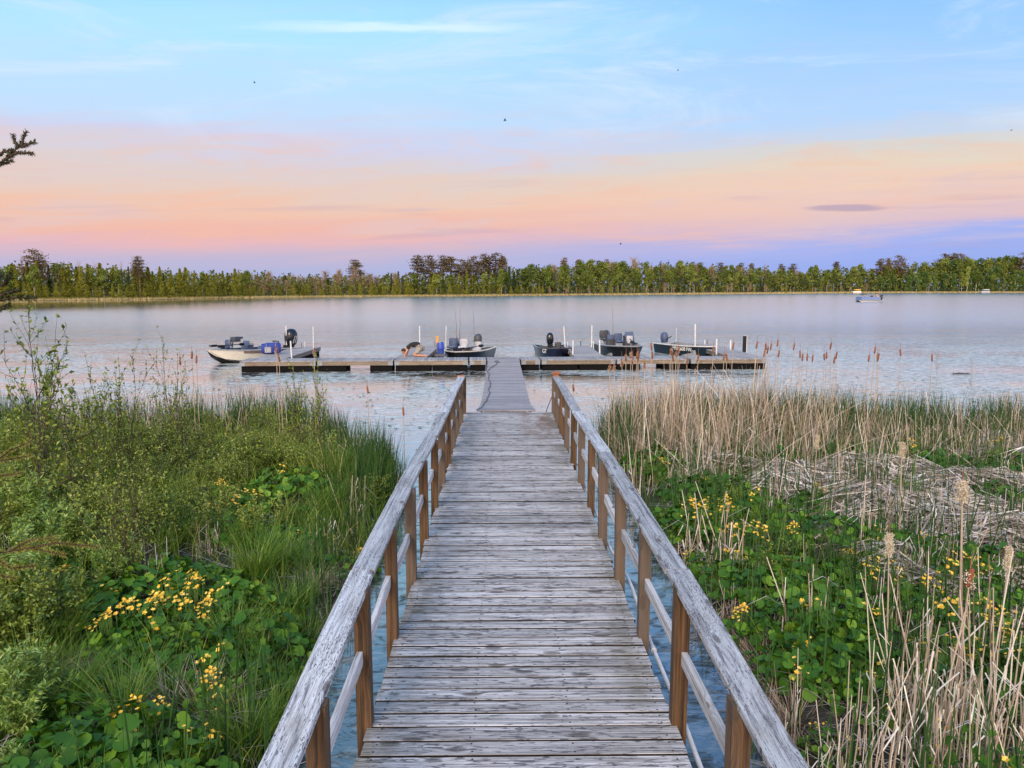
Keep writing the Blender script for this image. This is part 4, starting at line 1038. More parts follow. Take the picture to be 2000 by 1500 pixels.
def pinecrown(hh=10.0, rad=2.0, low=.5, N=800, m='pine', tiers=7):
    P_ = []; T = []; b = MB()
    for i in range(tiers):
        u = i / (tiers - 1); z = hh * (low + (1 - low) * u * .96); n_ = 5 if u < .85 else 2
        for j in range(n_):
            a = rng.random() * 2 * math.pi; L = rad * (1 - .72 * u ** 1.5) * (.55 + .5 * rng.random()) * (.75 if i == 0 else 1)
            e = np.array([L * math.cos(a), L * math.sin(a), z + .25 * L])
            b.tube([(0, 0, z), tuple(e * [.5, .5, 1] + [0, 0, -.06]), tuple(e)], [.05, .04, .02], 4, .3, 1)
            k = N // (tiers * 4)
            for f_ in (.62, 1.0):
                q = rng.normal(size=(k, 3)) * [.42, .42, .17] * (rad / 2) * (.8 + .5 * rng.random()); c = np.array([e[0] * f_, e[1] * f_, z + .25 * L * f_])
                P_.append(c + q); T.append(np.full(k, .5 + .2 * rng.normal()) + .12 * rng.normal(size=k))
    P_ = np.vstack(P_)
    quads(b, P_, .34 * (.6 + .6 * rng.random(len(P_))), np.clip(np.concatenate(T), 0, 1), flat=.6)
    return b.mesh('crown', [M[m], M['pinebark']])
def barecrown(hh=10.0, rad=1.7, N=420, low=.25, m='bare', wid=.035):
    b = MB(); base = []; az = []; h_ = []; ln = []
    for i in range(N):
        z = hh * (low + (.95 - low) * rng.random()); a = rng.random() * 2 * math.pi; r_ = rad * .6 * rng.random() * math.sin(math.pi * min(.95, z / hh))
        base.append((r_ * math.cos(a), r_ * math.sin(a), z - .5)); az.append(a + rng.normal() * .4); h_.append(min(hh - z + .9, .7 + 1.3 * rng.random())); ln.append(.2 + .6 * rng.random())
    blades(b, base, h_, np.array(az), np.array(ln), wid + .05 * rng.random(N), 2, .4, np.clip(.5 + .25 * rng.normal(size=N), 0, 1), 0, .7, face=rng.random(N) * 6.3)
    return b.mesh('crown', M[m])
TREES = {}
def proto(kind, variants): TREES[kind] = variants
tb = trunk_mesh(9.3, .14, M['bark']); tp = trunk_mesh(9.0, .19, M['pinebark']); tbi = trunk_mesh(8.6, .13, M['birchbark']); tbi2 = trunk_mesh(9.2, .11, M['birchbark'], wob=.25)
proto('tamarack', [(conifer(m='tamarack', rad=1.75, ragged=.5), tb), (conifer(m='tamarack', rad=1.45, low=.04), tb), (conifer(m='tamarack', rad=2.0, N=1700, ragged=.55), tb), ])
proto('spruce', [(conifer(m='sprucefar', rad=1.15, N=900, ragged=.5, size=.36), tb), (conifer(m='sprucefar', rad=1.4, N=1000, size=.36), tb), (conifer(m='sprucefar', rad=.85, N=700, size=.32), tb)])
proto('aspen', [(broad(low=.38), tbi), (broad(low=.30, rad=1.6, clumps=12), tbi2), (broad(low=.45, rad=2.2, clumps=20, N=2300), tbi), (broad(low=.2, rad=1.7, N=2000), tb)])
proto('leafy', [(broad(low=.05, rad=2.0, m='darkleaf', N=2000), tb), (broad(low=.10, rad=1.7, m='darkleaf', N=2000), tbi)])
proto('pine', [(pinecrown(), tp), (pinecrown(rad=2.4, low=.42, tiers=8, N=950), tp), (pinecrown(rad=1.7, low=.58, tiers=7), tp)])
proto('bare', [(barecrown(), tb), (barecrown(rad=2.1, N=520, low=.15), tbi2), (barecrown(rad=1.3, N=300), tbi)])
proto('dead', [(barecrown(rad=.9, N=26, low=.4, wid=.05), tb)])
NAMES = {'tamarack': ('tamarack_tree', 'tree'), 'spruce': ('spruce_tree', 'tree'), 'aspen': ('aspen_tree', 'tree'), 'leafy': ('leafy_tree', 'tree'), 'pine': ('pine_tree', 'tree'), 'bare': ('bare_tree', 'tree'), 'dead': ('dead_tree', 'tree')}
def plant_tree(kind, px, back, ytop, label, group, wid=1.0, var=None):
    s0 = shore_pt(px); d = Vector((s0.x - CX, s0.y, 0)); D = d.length; d.normalize()
    g = Vector((s0.x, s0.y, 0)) + d * back; dist = D + back
    zg = float(np.interp(back, [0, 6, 30, 90, 600], [.1, .35, 1.0, 2.5, 6.0]))
    top = PY(px, ytop, g.y).z; h = top - zg
    nm, cat = NAMES[kind]; c, tr = TREES[kind][var if var is not None else int(rng.integers(len(TREES[kind])))]
    t = thing(nm, label, cat, (g.x, g.y, zg), float(rng.random() * 6.28), group)
    s_ = h / 10.0; w_ = wid * (.8 + .6 * rng.random()); t.scale = (s_ * w_, s_ * w_, s_)
    link('crown', c, t); link('trunk', tr, t); return t
TOPX = [-200, 0, 130, 250, 330, 480, 600, 750, 850, 1000, 1050, 1150, 1300, 1400, 1480, 1550, 1650, 1700, 1750, 1850, 1950, 2000, 2300]
TOPY = [y_ - 3.5 for y_ in [512, 515, 512, 522, 527, 530, 536, 535, 528, 522, 518, 512, 511, 519, 521, 527, 519, 524, 517, 505, 504, 498, 495]]
def topy(px): return float(np.interp(px, TOPX, TOPY))
# tall pines that stand clear of the tree line
LONE = [(74, 489, 14, 1, 'lone tall pine rising above the far left shore, leftmost of all the pines'), (275, 503, 10, 0, 'lone tall pine with a bare lower trunk, second from the left on the far shore'),
        (696, 509, 30, 0, 'lone pine standing clear of the bare hardwoods left of the gangway'), (816, 501, 25, 0, 'leftmost pine of the tall cluster above the grey seated boat'),
        (843, 500, 30, 1, 'second pine from the left in the tall cluster above the grey seated boat'), (866, 501, 28, 0, 'third pine from the left in the tall cluster'), (882, 502, 34, 2, 'fourth pine from the left, merging into its neighbours in the tall cluster'),
        (903, 508, 26, 1, 'shorter bushy pine in the middle of the tall cluster'), (926, 502, 30, 1, 'brownish pine left of the gap in the tall cluster'), (947, 498, 30, 0, 'slender pine between two wider ones in the tall cluster'),
        (968, 496, 32, 1, 'tallest wide pine of the cluster, left of the last one'), (983, 501, 28, 2, 'last pine on the right of the tall cluster'),
        (1101, 505, 45, 0, 'dark pine poking above pale aspens right of the gangway'), (1128, 508, 45, 2, 'reddish pine just right of the dark pine above the aspens'), (1170, 510, 50, 1, 'pine half sunk among the aspens above the navy boat'), (1185, 508, 45, 0, 'pine beside the half sunk one above the aspens'),
        (1325, 514, 40, 2, 'low dark pine on the skyline above the teal boat'), (1350, 513, 50, 0, 'dark pine on the skyline right of the low one above the teal boat'), (1365, 514, 42, 1, 'wide dark pine on the skyline above the dock right end'),
        (1408, 514, 50, 1, 'broad brown pine on the skyline past the dock right end'), (1445, 515, 50, 0, 'pine on the skyline left of the mauve cloud bar'), (1465, 515, 45, 2, 'pine on the skyline under the left tip of the mauve cloud bar'),
        (1525, 517, 50, 0, 'dark pine in the dip of the skyline left of the pontoon boat'), (1545, 516, 45, 1, 'brown pine in the dip of the skyline left of the pontoon boat'), (1631, 512, 50, 2, 'single dark pine on the skyline left of the cruising pontoon boat'),
        (1717, 507, 25, 0, 'left one of three open tall pines above the cruising pontoon boat'), (1731, 505, 28, 2, 'middle one of three open tall pines above the cruising pontoon boat'), (1752, 500, 25, 1, 'tallest and right one of three open pines above the cruising pontoon boat'),
        (1840, 497, 60, 1, 'wide pine on the right hill skyline, left of two others'), (1857, 497, 60, 0, 'middle pine on the right hill skyline'), (1872, 497, 60, 1, 'right pine of three on the right hill skyline'), (2003, 494, 20, 1, 'dark pine at the right edge of the far shore')]
for px, yt, bk, va, lab in LONE:
    plant_tree('pine', px, bk, yt, lab, 'tall pines above the far tree line', {0: 1.0, 1: 1.05, 2: .95}[va] * (.9 if px > 1000 else 1.0), va)
for px, yt, lab in [(48, 499, 'thin dead tree with bare forks left of the leftmost tall pine'), (93, 505, 'thin dead snag right of the leftmost tall pine'), (118, 504, 'dead snag on the skyline above the left shrubs'), (158, 505, 'thin dead snag on the left skyline near the broad green crown'), (241, 506, 'dead snag just left of the second lone pine'), (190, 510, 'short bare snag between the two lone left pines'), (1492, 512, 'dead forked tree poking above the dip in the right tree line')]:
    plant_tree('dead', px, 12, yt, lab, 'dead trees above the far tree line', .8)
GL = {('tamarack', 0): ('olive tamarack in the low front row of the far left shore', 'low tamaracks along the far left shore'), ('tamarack', 1): ('taller olive tamarack behind the front row of the far left shore', 'tall tamaracks of the far left shore'),
      ('tamarack', 2): ('olive tamarack at the water in front of the far centre woods', 'low tamaracks along the far centre shore'), ('tamarack', 3): ('pale low tree at the water in front of the far right woods', 'low pale trees along the far right shore'),
      ('bare', 1): ('leafless brown hardwood on the far shore between the left and centre pines', 'leafless hardwoods of the far shore'), ('spruce', 1): ('dark narrow spruce among the far shore trees', 'dark spruces of the far shore'),
      ('aspen', 1): ('fresh green aspen with a pale trunk on the far right shore', 'aspens of the far right shore'), ('aspen', 0): ('fresh green broad tree in the far left and centre woods', 'green broad trees of the far left and centre shore'),
      ('leafy', 1): ('dark green bushy tree on the far right hillside', 'dark green trees of the far right shore')}
def row(x0, x1, n, kinds, back, ytf, gi, wid=1.0):
    for i in range(n):
        px = x0 + (x1 - x0) * (i + .5 + .35 * rng.normal()) / n; kind = kinds[int(rng.integers(len(kinds)))]
        yt = ytf(px) + 4.5 * rng.normal(); lab, grp = GL[(kind, gi if (kind, gi) in GL else 1)]
        plant_tree(kind, px, back * (1 + .3 * rng.random()), yt, lab, grp, wid)
row(-40, 490, 40, ['tamarack'], 3, lambda p: np.interp(p, [0, 480], [553, 558]), 0, 1.5)
row(-40, 490, 34, ['tamarack', 'tamarack', 'tamarack', 'aspen'], 9, lambda p: topy(p) + 8 + 12 * rng.random(), 1, 1.2) if ('aspen', 1) not in GL else None
for i in range(46):
    px = -40 + 530 * (i + .5 + .3 * rng.normal()) / 46; k_ = 'aspen' if rng.random() < .15 else 'spruce' if rng.random() < .08 else 'tamarack'
    lab, grp = GL[(k_, {'aspen': 0, 'spruce': 1, 'tamarack': 1}[k_])]
    plant_tree(k_, px, 9 + 8 * rng.random(), topy(px) - 1 + 16 * rng.random(), lab, grp, 1.1)
row(470, 1060, 54, ['tamarack'], 4, lambda p: 562 - 4 * rng.random(), 2, 1.3)
row(470, 790, 32, ['bare', 'bare', 'bare', 'spruce'], 20, lambda p: topy(p) + 2 + 8 * rng.random(), 1, 1.5)
row(480, 800, 20, ['tamarack', 'bare'], 11, lambda p: topy(p) + 14 + 8 * rng.random(), 2, 1.3)
for i in range(44):
    px = 745 + 330 * (i + .5 + .3 * rng.normal()) / 44; k_ = ['aspen', 'tamarack', 'spruce', 'aspen'][int(rng.integers(4))]
    lab, grp = GL[(k_, {'aspen': 0, 'spruce': 1, 'tamarack': 2}[k_])]
    plant_tree(k_, px, 10 + 14 * rng.random(), topy(px) + 2 + 20 * rng.random(), lab, grp, 1.1)
row(1040, 1720, 60, ['tamarack', 'bare'], 4, lambda p: 562 - 6 * rng.random(), 3, 1.0)
row(1050, 1760, 80, ['spruce', 'spruce', 'aspen'], 12, lambda p: topy(p) + 18 + 12 * rng.random(), 1, 1.0)
row(1040, 1760, 74, ['aspen', 'aspen', 'aspen', 'bare'], 24, lambda p: topy(p) + 3 + 7 * rng.random(), 1, 1.15)
row(1720, 2060, 36, ['leafy', 'leafy', 'aspen'], 8, lambda p: topy(p) + 22 + 14 * rng.random(), 1, .9)
row(1740, 2060, 34, ['leafy', 'aspen', 'aspen'], 28, lambda p: topy(p) + 4 + 8 * rng.random(), 1, 1.0)
row(1740, 2040, 16, ['tamarack', 'leafy'], 3, lambda p: 556 + 4 * rng.random(), 3, 1.0)

# woods behind the separate trees, read as one mass
b = MB(); N = 90000
px = rng.uniform(-700, 2700, N); D0 = np.interp(px, np.linspace(-900, 2900, 200), [Vector((shore_pt(q).x, shore_pt(q).y, 0)).length for q in np.linspace(-900, 2900, 200)])
ang = np.arctan((px - 1000) / 1500) + R(.65); bk = rng.uniform(9, 60, N); dist = D0 + bk
hmax = H + (562 - (np.interp(px, TOPX, TOPY) + 9 + 4 * np.sin(px * .13) + 3 * np.sin(px * .37))) / 1500 * (D0 + 30) * np.cos(ang)
z = hmax * np.interp(bk, [9, 26], [.55, 1.0]) * rng.random(N) ** .8 + .4 * rng.normal(size=N)
pos = np.stack([CX + dist * np.sin(ang), dist * np.cos(ang), np.maximum(z, .3)], -1)
tn = np.clip(.42 + .18 * rng.normal(size=N) + .15 * np.sin(px * .21 + z * .4), 0, 1)
quads(b, pos, np.interp(D0, [190, 500], [.6, 1.3]) * (.6 + .8 * rng.random(N)), tn)
tag(b.build('distant_woods', M['woods']), kind='stuff')
b = MB(); N = 42000
px = rng.uniform(-700, 2700, N); D0 = np.interp(px, np.linspace(-900, 2900, 200), [Vector((shore_pt(q).x, shore_pt(q).y, 0)).length for q in np.linspace(-900, 2900, 200)])
ang = np.arctan((px - 1000) / 1500) + R(.65); dist = D0 + rng.uniform(-.3, 9, N)
pos = np.stack([CX + dist * np.sin(ang), dist * np.cos(ang), np.full(N, -.02)], -1)
blades(b, pos, (.35 + .5 * rng.random(N)) * np.interp(D0, [190, 500], [.9, 1.5]), rng.random(N) * 6.3, .3, np.interp(D0, [190, 500], [.10, .3]), 1, 1, np.clip(.5 + .2 * rng.normal(size=N), 0, 1), face=rng.normal(size=N) * .4)
tag(b.build('shore_sedge', M['reedshore']), kind='stuff')

# ---------------------------------------------------------------- near marsh
def scatter(n, x0, x1, y0, y1, fn=None, marg=.08, persp=True):
    """points on the banks, inside the view cone plus a margin"""
    out = []
    while sum(map(len, out)) < n:
        x = rng.uniform(x0, x1, n * 3); yy = rng.uniform(y0, y1, n * 3)
        ok = inside(x, yy) > marg
        if persp: ok &= np.abs(x) < yy * .72 + 4.0
        if fn is not None: ok &= rng.random(n * 3) < fn(x, yy)
        out.append(np.stack([x, yy], -1)[ok])
    p = np.vstack(out)[:n]; return np.column_stack([p, land(p[:, 0], p[:, 1])])
def nz(x, y, s=0.0): return np.clip(.5 + .5 * vn(x, y, s), 0, 1)

def zone(x, y):
    d = 'in front' if y < 6 else 'slightly farther out' if y < 8.5 else 'halfway out' if y < 12 else 'by open water'
    s_ = 'beside the boardwalk' if abs(x) < 2.7 else 'in mid bank' if abs(x) < 5 else 'far from boardwalk'
    return d + ' ' + s_
# grass
b = MB()
p = scatter(34000, -15, -1.6, 2.6, 17.4, lambda x, y: .12 + .88 * (vn(x * 1.4, y * 1.4, 3) > np.where(y < 9, .12, -.12)))
d_ = p[:, 1]; hh = (.26 + .30 * rng.random(len(p))) * (1 + .5 * vn(p[:, 0], p[:, 1], 6)) * np.interp(d_, [3, 9, 17], [.75, 1.0, 1.25])
tn = np.clip(.42 + .2 * rng.normal(size=len(p)) + .16 * vn(p[:, 0] * 1.2, p[:, 1], 9) + np.interp(d_, [6, 15], [-.05, .12]), 0, 1)
ok_ = (d_ > 8.5) | (rng.random(len(p)) < .6); p, hh, tn, d_ = p[ok_], hh[ok_], tn[ok_], d_[ok_]
blades(b, p, hh, rng.random(len(p)) * 6.3, .25 + .5 * rng.random(len(p)), np.interp(d_, [3, 16], [.006, .012]), 3, 1.0, tn, face=rng.random(len(p)) * 6.3, tipdrop=.25 * rng.random(len(p)))
p = scatter(13000, 1.6, 15, 2.6, 17.6, lambda x, y: .15 + .85 * (vn(x * 1.4, y * 1.4, 5) > .1))
d_ = p[:, 1]; hh = (.22 + .25 * rng.random(len(p)))
blades(b, p, hh, rng.random(len(p)) * 6.3, .25 + .5 * rng.random(len(p)), np.interp(d_, [3, 16], [.006, .012]), 3, 1.0, np.clip(.38 + .22 * rng.normal(size=len(p)), 0, 1), face=rng.random(len(p)) * 6.3, tipdrop=.25 * rng.random(len(p)))
tag(b.build('marsh_grass', M['grass']), 'green marsh grass covering both banks', kind='stuff')

# rushes at the water's edge (young cattail leaves, upright, dark)
b = MB()
edgeband = lambda x, y: np.where(x < 0, np.clip(1.3 - inside(x, y) * .9, 0, 1) * (.25 + .75 * (vn(x * 3, y * 3, 19) > .05)) * np.where(y > 10.5, 1.0, .12 * (x > -2.4)), (.55 * (x > 1)) * np.clip(1.4 - (edge_right(x) - y) * .42, 0, 1) * (.3 + .7 * (vn(x * 2, y * 2, 8) > 0)) + .05)
p = scatter(14000, -15, 15, 3, 17.6, edgeband, .0)
hh = .65 + .45 * rng.random(len(p))
blades(b, p, hh, rng.random(len(p)) * 6.3, .05 + .16 * rng.random(len(p)), .013 + .006 * rng.random(len(p)), 3, 1.2, np.clip(.5 + .25 * rng.normal(size=len(p)), 0, 1), face=rng.normal(size=len(p)) * .8)
tag(b.build('green_rushes', M['rush']), 'dark green upright rushes along the outer edge of both banks', kind='stuff')

# standing dead reeds: right bank outer belt, a patch on the left bank
b = MB()
belt = lambda x, y: np.where(x > 0, np.clip(1.3 - np.abs(edge_right(x) - 2.0 - y) * .34, 0, 1) * (.10 + .90 * (nz(x * 2.6, y * 1.9, 3) > .50)) * np.interp(x, [1.7, 2.6, 5, 6], [.5, 1, 1, .75]), np.clip(1 - (edge_left(x) - y) * .5, 0, 1) * .95 * (x > -10) * (vn(x * 2, y * 2, 17) > -.3))
p = scatter(9800, -12, 15, 9, 17.6, belt, .0)
hh = (.45 + .75 * rng.random(len(p)) ** 1.2) * (1 + .38 * vn(p[:, 0] * 2.3, p[:, 1] * 2, 31)) * np.where(p[:, 0] > 0, np.interp(p[:, 0], [1.7, 2.6, 5.2, 7, 12], [.7, 1.2, 1.1, .78, .86]), .72)
ln = np.where(rng.random(len(p)) < .45, .5 + 1.1 * rng.random(len(p)), .05 + .2 * rng.random(len(p)))
blades(b, p, hh / np.sqrt(1 + ln ** 2 * .6), rng.random(len(p)) * 6.3, ln, .009 + .010 * rng.random(len(p)), 3, .5, np.clip(.42 + .24 * rng.normal(size=len(p)), 0, 1), face=rng.random(len(p)) * 6.3, taper=.6)
tag(b.build('standing_dead_reeds', M['straw']), 'tan dead reeds standing thick along the outer right bank', kind='stuff')

# flattened, bleached reeds lying over hummocks on the right bank
HOLES = [P(a_, b_, .3) for a_, b_ in ((1600, 890), (1650, 885), (1700, 895), (1760, 905), (1830, 908), (1880, 925), (1955, 912), (1990, 930), (1540, 905), (1500, 900), (1480, 985), (1540, 1000), (1600, 985), (1960, 985), (1540, 1015), (1580, 1060), (1850, 1110), (1650, 1110), (1430, 930), (1720, 1040))]
def matz(x, y):
    c = [(5.0, 9.9, 1.4, .42), (6.9, 10.4, 1.5, .40), (4.3, 12.0, 1.2, .34), (6.4, 12.7, 1.4, .36), (8.6, 12.2, 1.5, .40), (4.4, 7.9, .9, .34), (5.9, 8.3, 1.0, .40), (3.5, 13.3, .9, .28), (8.2, 9.8, 1.2, .42), (9.6, 14.2, 1.4, .36), (6.2, 6.9, .7, .25)]
    z_ = np.zeros_like(x)
    for cx, cy, r_, h_ in c: z_ = np.maximum(z_, h_ * np.sqrt(np.clip(1 - ((x - cx) ** 2 + (y - cy) ** 2) / r_ ** 2, 0, 1)))
    for h_ in HOLES: z_ = z_ * np.clip(((x - h_.x) ** 2 * 1.1 + (y - h_.y) ** 2) / .30 - .25, 0, 1)
    return z_
b = MB(); N = 16000
x = rng.uniform(2.6, 11, 90000); yy = rng.uniform(6, 15.5, 90000); mz = matz(x, yy)
ok = (mz > .06) & (vn(x * 2.6, yy * 2.6, 13) > -.25) & (np.abs(x) < yy * .72 + 3.0) & (rng.random(90000) < .35 + .65 * nz(x * 1.5, yy * 1.5, 7)); x, yy, mz = x[ok][:N], yy[ok][:N], mz[ok][:N]; N = len(x)
a = 2.2 * vn(x * .9, yy * .9, 21) + rng.normal(size=N) * 1.0 + math.pi * (rng.random(N) > .5); L = .35 + .6 * rng.random(N); zb = land(x, yy) + mz * (.55 + .75 * rng.random(N)) + .03
kink = rng.normal(size=N) * .7; x2, y2 = x + np.cos(a) * L * .5, yy + np.sin(a) * L * .5; x3, y3 = x2 + np.cos(a + kink) * L * .5, y2 + np.sin(a + kink) * L * .5
g_ = lambda u, v_: land(u, v_) + np.maximum(matz(u, v_), .02) * (.75 + .3 * rng.random(N)) + .02
A = np.stack([x, yy, zb], -1); B_ = np.stack([x2, y2, np.maximum(g_(x2, y2), zb - .15) + .04 * rng.random(N)], -1); C_ = np.stack([x3, y3, np.maximum(g_(x3, y3), zb - .35)], -1)
w_ = (.0035 + .0065 * rng.random(N))[:, None]; up = np.stack([-np.sin(a) * .7, np.cos(a) * .7, .7 * rng.normal(size=N)], -1); up /= np.linalg.norm(up, axis=1)[:, None]
V = np.stack([A - up * w_, A + up * w_, B_ - up * w_, B_ + up * w_, C_ - up * w_ * .4, C_ + up * w_ * .4], 1).reshape(-1, 3)
f = np.array([[0, 1, 3, 2], [2, 3, 5, 4]]); F = (f[None] + (np.arange(N) * 6)[:, None, None]).reshape(-1, 4)
b.add(V, F, np.repeat(np.clip(.52 + .30 * rng.normal(size=N), 0, 1), 6))
# thinner litter everywhere on the banks
p = scatter(12000, -14, 14, 2.8, 17, lambda x, y: .12 + .88 * (nz(x * 1.9, y * 1.9, 11) > .6) * np.where(x > 0, 1, .55), .0)
N = len(p); a = rng.random(N) * 6.3; L = .15 + .35 * rng.random(N)
blades(b, p + [0, 0, .02], .05 + .16 * rng.random(N), a, 1.5 + 2 * rng.random(N), .006 + .006 * rng.random(N), 2, .1, np.clip(.5 + .25 * rng.normal(size=N), 0, 1), taper=.7, tipdrop=.5)
tag(b.build('matted_dead_reeds', M['palestraw']), 'bleached flattened reeds matted over hummocks on the right bank', kind='stuff')

# --- marsh marigolds
def kidney(mb, c, nrm, dirv, s, tint, cup=.18):
    nrm = nrm / np.linalg.norm(nrm); a = dirv - nrm * dirv.dot(nrm); a /= np.linalg.norm(a) + 1e-9; b_ = np.cross(nrm, a)
    th = np.linspace(math.pi * .93, -math.pi * .93, 11); rr = s * (.50 + .06 * np.cos(th * 5) * .3) * np.where(np.abs(th) > 2.4, .92, 1)
    pts = [c + a * (-s * .12)]
    for t_, r_ in zip(th, rr): pts.append(c + a * (math.cos(t_) * r_) + b_ * (math.sin(t_) * r_ * 1.08) + nrm * (cup * s * (abs(math.sin(t_)) ** 1.5 * .8 + .12 * math.sin(t_ * 4))))
    mb.add(pts, [[0, i, i + 1] for i in range(1, 11)], tint, 0, True)
def marigold(rad=.34, ht=.30, nl=70, nf=22, ls=.085):
    lf = MB()
    for i in range(nl):
        a = rng.random() * 6.28; r_ = rad * math.sqrt(rng.random()); z_ = ht * math.sqrt(max(0, 1 - (r_ / rad) ** 2 * .85)) * (.55 + .5 * rng.random())
        c = np.array([r_ * math.cos(a), r_ * math.sin(a), z_]); out_ = np.array([math.cos(a), math.sin(a), 0]) * (r_ / rad)
        nr = np.array([0, 0, 1.0]) + out_ * .8 + rng.normal(size=3) * .42; s_ = ls * (.4 + .85 * rng.random())
        kidney(lf, c, nr, out_ + rng.normal(size=3) * .5 + [0, -.2, 0], s_, float(np.clip(.45 + .2 * rng.normal() + .2 * (rng.random() > .88), 0, 1)))
        if i % 3 == 0: lf.tube([(c[0] * .3, c[1] * .3, 0), tuple(c * [.8, .8, .6]), tuple(c)], .003, 4, mi=1, caps=False)
    fl = MB()
    ca = rng.random() * 6.28; k_ = max(1, nf // 7); cl = [(rng.random() * 6.28, rad * (.35 + .6 * rng.random())) for _ in range(k_)]
    for i in range(nf):
        q, rr_ = cl[i % k_]; a = q + rng.normal() * .22; r_ = rr_ + .05 * rng.normal(); z_ = ht * math.sqrt(max(.05, 1 - min(.95, (r_ / rad) ** 2 * .85))) + .05 + .07 * rng.random()
        c = np.array([r_ * math.cos(a), r_ * math.sin(a), z_]); nr = np.array([0, -.35, 1.0]) + rng.normal(size=3) * .3; nr /= np.linalg.norm(nr)
        u = np.cross(nr, [1, 0, .1]); u /= np.linalg.norm(u); w2 = np.cross(nr, u); s_ = .0205 * (.7 + .4 * rng.random()); t0 = rng.random() * 6
        for j in range(5):
            th = t0 + j * 2 * math.pi / 5; e = u * math.cos(th) + w2 * math.sin(th); f2 = u * math.cos(th + math.pi / 2) + w2 * math.sin(th + math.pi / 2)
            fl.add([c, c + e * s_ * .6 + f2 * s_ * .42 + nr * s_ * .25, c + e * s_ * 1.05 + nr * s_ * .38, c + e * s_ * .6 - f2 * s_ * .42 + nr * s_ * .25], [[0, 1, 2, 3]], float(np.clip(.5 + .3 * rng.normal(), 0, 1)))
        fl.tube([tuple(c * [.9, .9, .5]), tuple(c)], .0025, 3, mi=1, caps=False)
    return lf.mesh('leaves', [M['marigold_leaf'], M['stem_green']]), (fl.mesh('flowers', [M['petal'], M['stem_green']]) if nf else None)
MG = [marigold(nl=95, nf=16), marigold(.30, .26, 85, 26), marigold(.38, .34, 130, 10, .09), marigold(.33, .3, 110, 44, .078), marigold(.40, .32, 130, 0, .09), marigold(.30, .26, 85, 0, .10)]
def put_marigold(x, y, v, s, lab, grp):
    zl = zone(x, y); lab = lab + ', ' + zl; grp = grp + ', ' + zl
    t = thing('marsh_marigold', lab, 'plant', (x, y, float(land(x, y)) + .01), float(rng.random() * 6.28), grp); t.scale = (s, s, s * (.85 + .3 * rng.random()))
    lf, fl = MG[v]; link('leaves', lf, t)
    if fl: link('flowers', fl, t)
SPOTS = [(320, 1235, 3, 1.15), (235, 1250, 1, 1.0), (430, 1215, 1, 1.05), (490, 1250, 4, 1.2), (455, 1300, 2, 1.0), (385, 1330, 5, .9), (300, 1290, 4, .9), (400, 1380, 0, .7), (250, 1500, 4, 1.2), (180, 1480, 5, 1.0), (330, 1540, 2, 1.0), (100, 1500, 5, 1.0),
         (520, 1190, 4, 1.0), (470, 1150, 5, 1.1), (560, 1260, 4, .9), (340, 1290, 4, 1.0), (270, 1330, 5, .9), (150, 1420, 4, .9), (120, 1540, 4, 1.1), (300, 1250, 4, 1.0), (400, 1290, 4, 1.1), (240, 1180, 4, 1.0), (380, 1150, 4, .9), (640, 970, 4, .9), (510, 980, 4, 1.0),
         (360, 1190, 3, 1.1), (280, 1215, 3, 1.0), (410, 1255, 0, 1.0), (480, 1200, 2, 1.1), (510, 1290, 4, 1.1), (430, 1350, 1, .8), (140, 1225, 5, 1.0), (350, 1480, 5, .9), (280, 1440, 3, .8), (220, 1540, 5, 1.1), (60, 1180, 4, .9), (420, 1130, 5, .9), (460, 1040, 2, 1.0), (590, 1000, 5, .9), (180, 1110, 4, .8),
         (480, 1000, 3, 1.0), (400, 1010, 1, .9), (590, 965, 4, 1.2), (540, 955, 2, 1.1), (440, 960, 1, .8), (690, 1085, 1, 1.0), (650, 1100, 4, .8), (130, 1180, 1, 1.0), (200, 1165, 0, 1.0), (265, 1160, 4, 1.0), (330, 1120, 5, 1.0), (60, 1110, 0, 1.0), (150, 1340, 0, .8), (620, 1060, 0, .9), (540, 1040, 4, .9),
         (1400, 1045, 3, 1.2), (1340, 1025, 1, 1.1), (1460, 1075, 3, 1.1), (1390, 1100, 0, 1.0), (1440, 1140, 2, 1.1), (1530, 1100, 4, 1.2), (1500, 1160, 4, 1.1), (1470, 1215, 1, .9), (1590, 1180, 4, 1.2), (1650, 1200, 5, 1.2), (1570, 1240, 4, 1.1), (1630, 1270, 2, 1.1), (1700, 1250, 4, 1.1), (1520, 1290, 5, 1.0), (1600, 1330, 0, .9), (1720, 1150, 3, 1.0), (1800, 1160, 1, 1.0), (1880, 1150, 3, 1.1), (1940, 1180, 4, 1.0), (1900, 1240, 3, 1.1), (1970, 1260, 3, 1.1), (1830, 1300, 3, 1.0), (1990, 1330, 3, 1.0), (1760, 1330, 4, 1.0), (1690, 1380, 0, .8), (1620, 1440, 0, .6), (1900, 1360, 4, 1.0),
         (1280, 925, 1, .9), (1300, 905, 1, .9), (1370, 905, 4, 1.0), (1250, 915, 4, 1.0), (1340, 965, 2, 1.1), (1420, 960, 4, 1.1), (1290, 1000, 4, .9), (1480, 985, 2, 1.0), (1430, 1010, 1, 1.0), (1400, 895, 1, 1.0), (1460, 890, 4, 1.0), (1530, 905, 4, 1.0), (1600, 900, 4, .9), (1640, 890, 4, 1.1), (1700, 895, 4, 1.1), (1760, 905, 2, 1.1), (1830, 910, 4, 1.1), (1880, 925, 4, 1.1), (1960, 910, 1, 1.2), (1990, 930, 4, 1.2), (1950, 985, 4, 1.0), (1580, 975, 1, 1.0), (1540, 1015, 4, 1.0), (1650, 1110, 1, .9), (1560, 1060, 1, .8), (1860, 1110, 4, 1.0), (1970, 1120, 4, 1.1), (1500, 870, 4, .9), (1360, 870, 4, .8)]
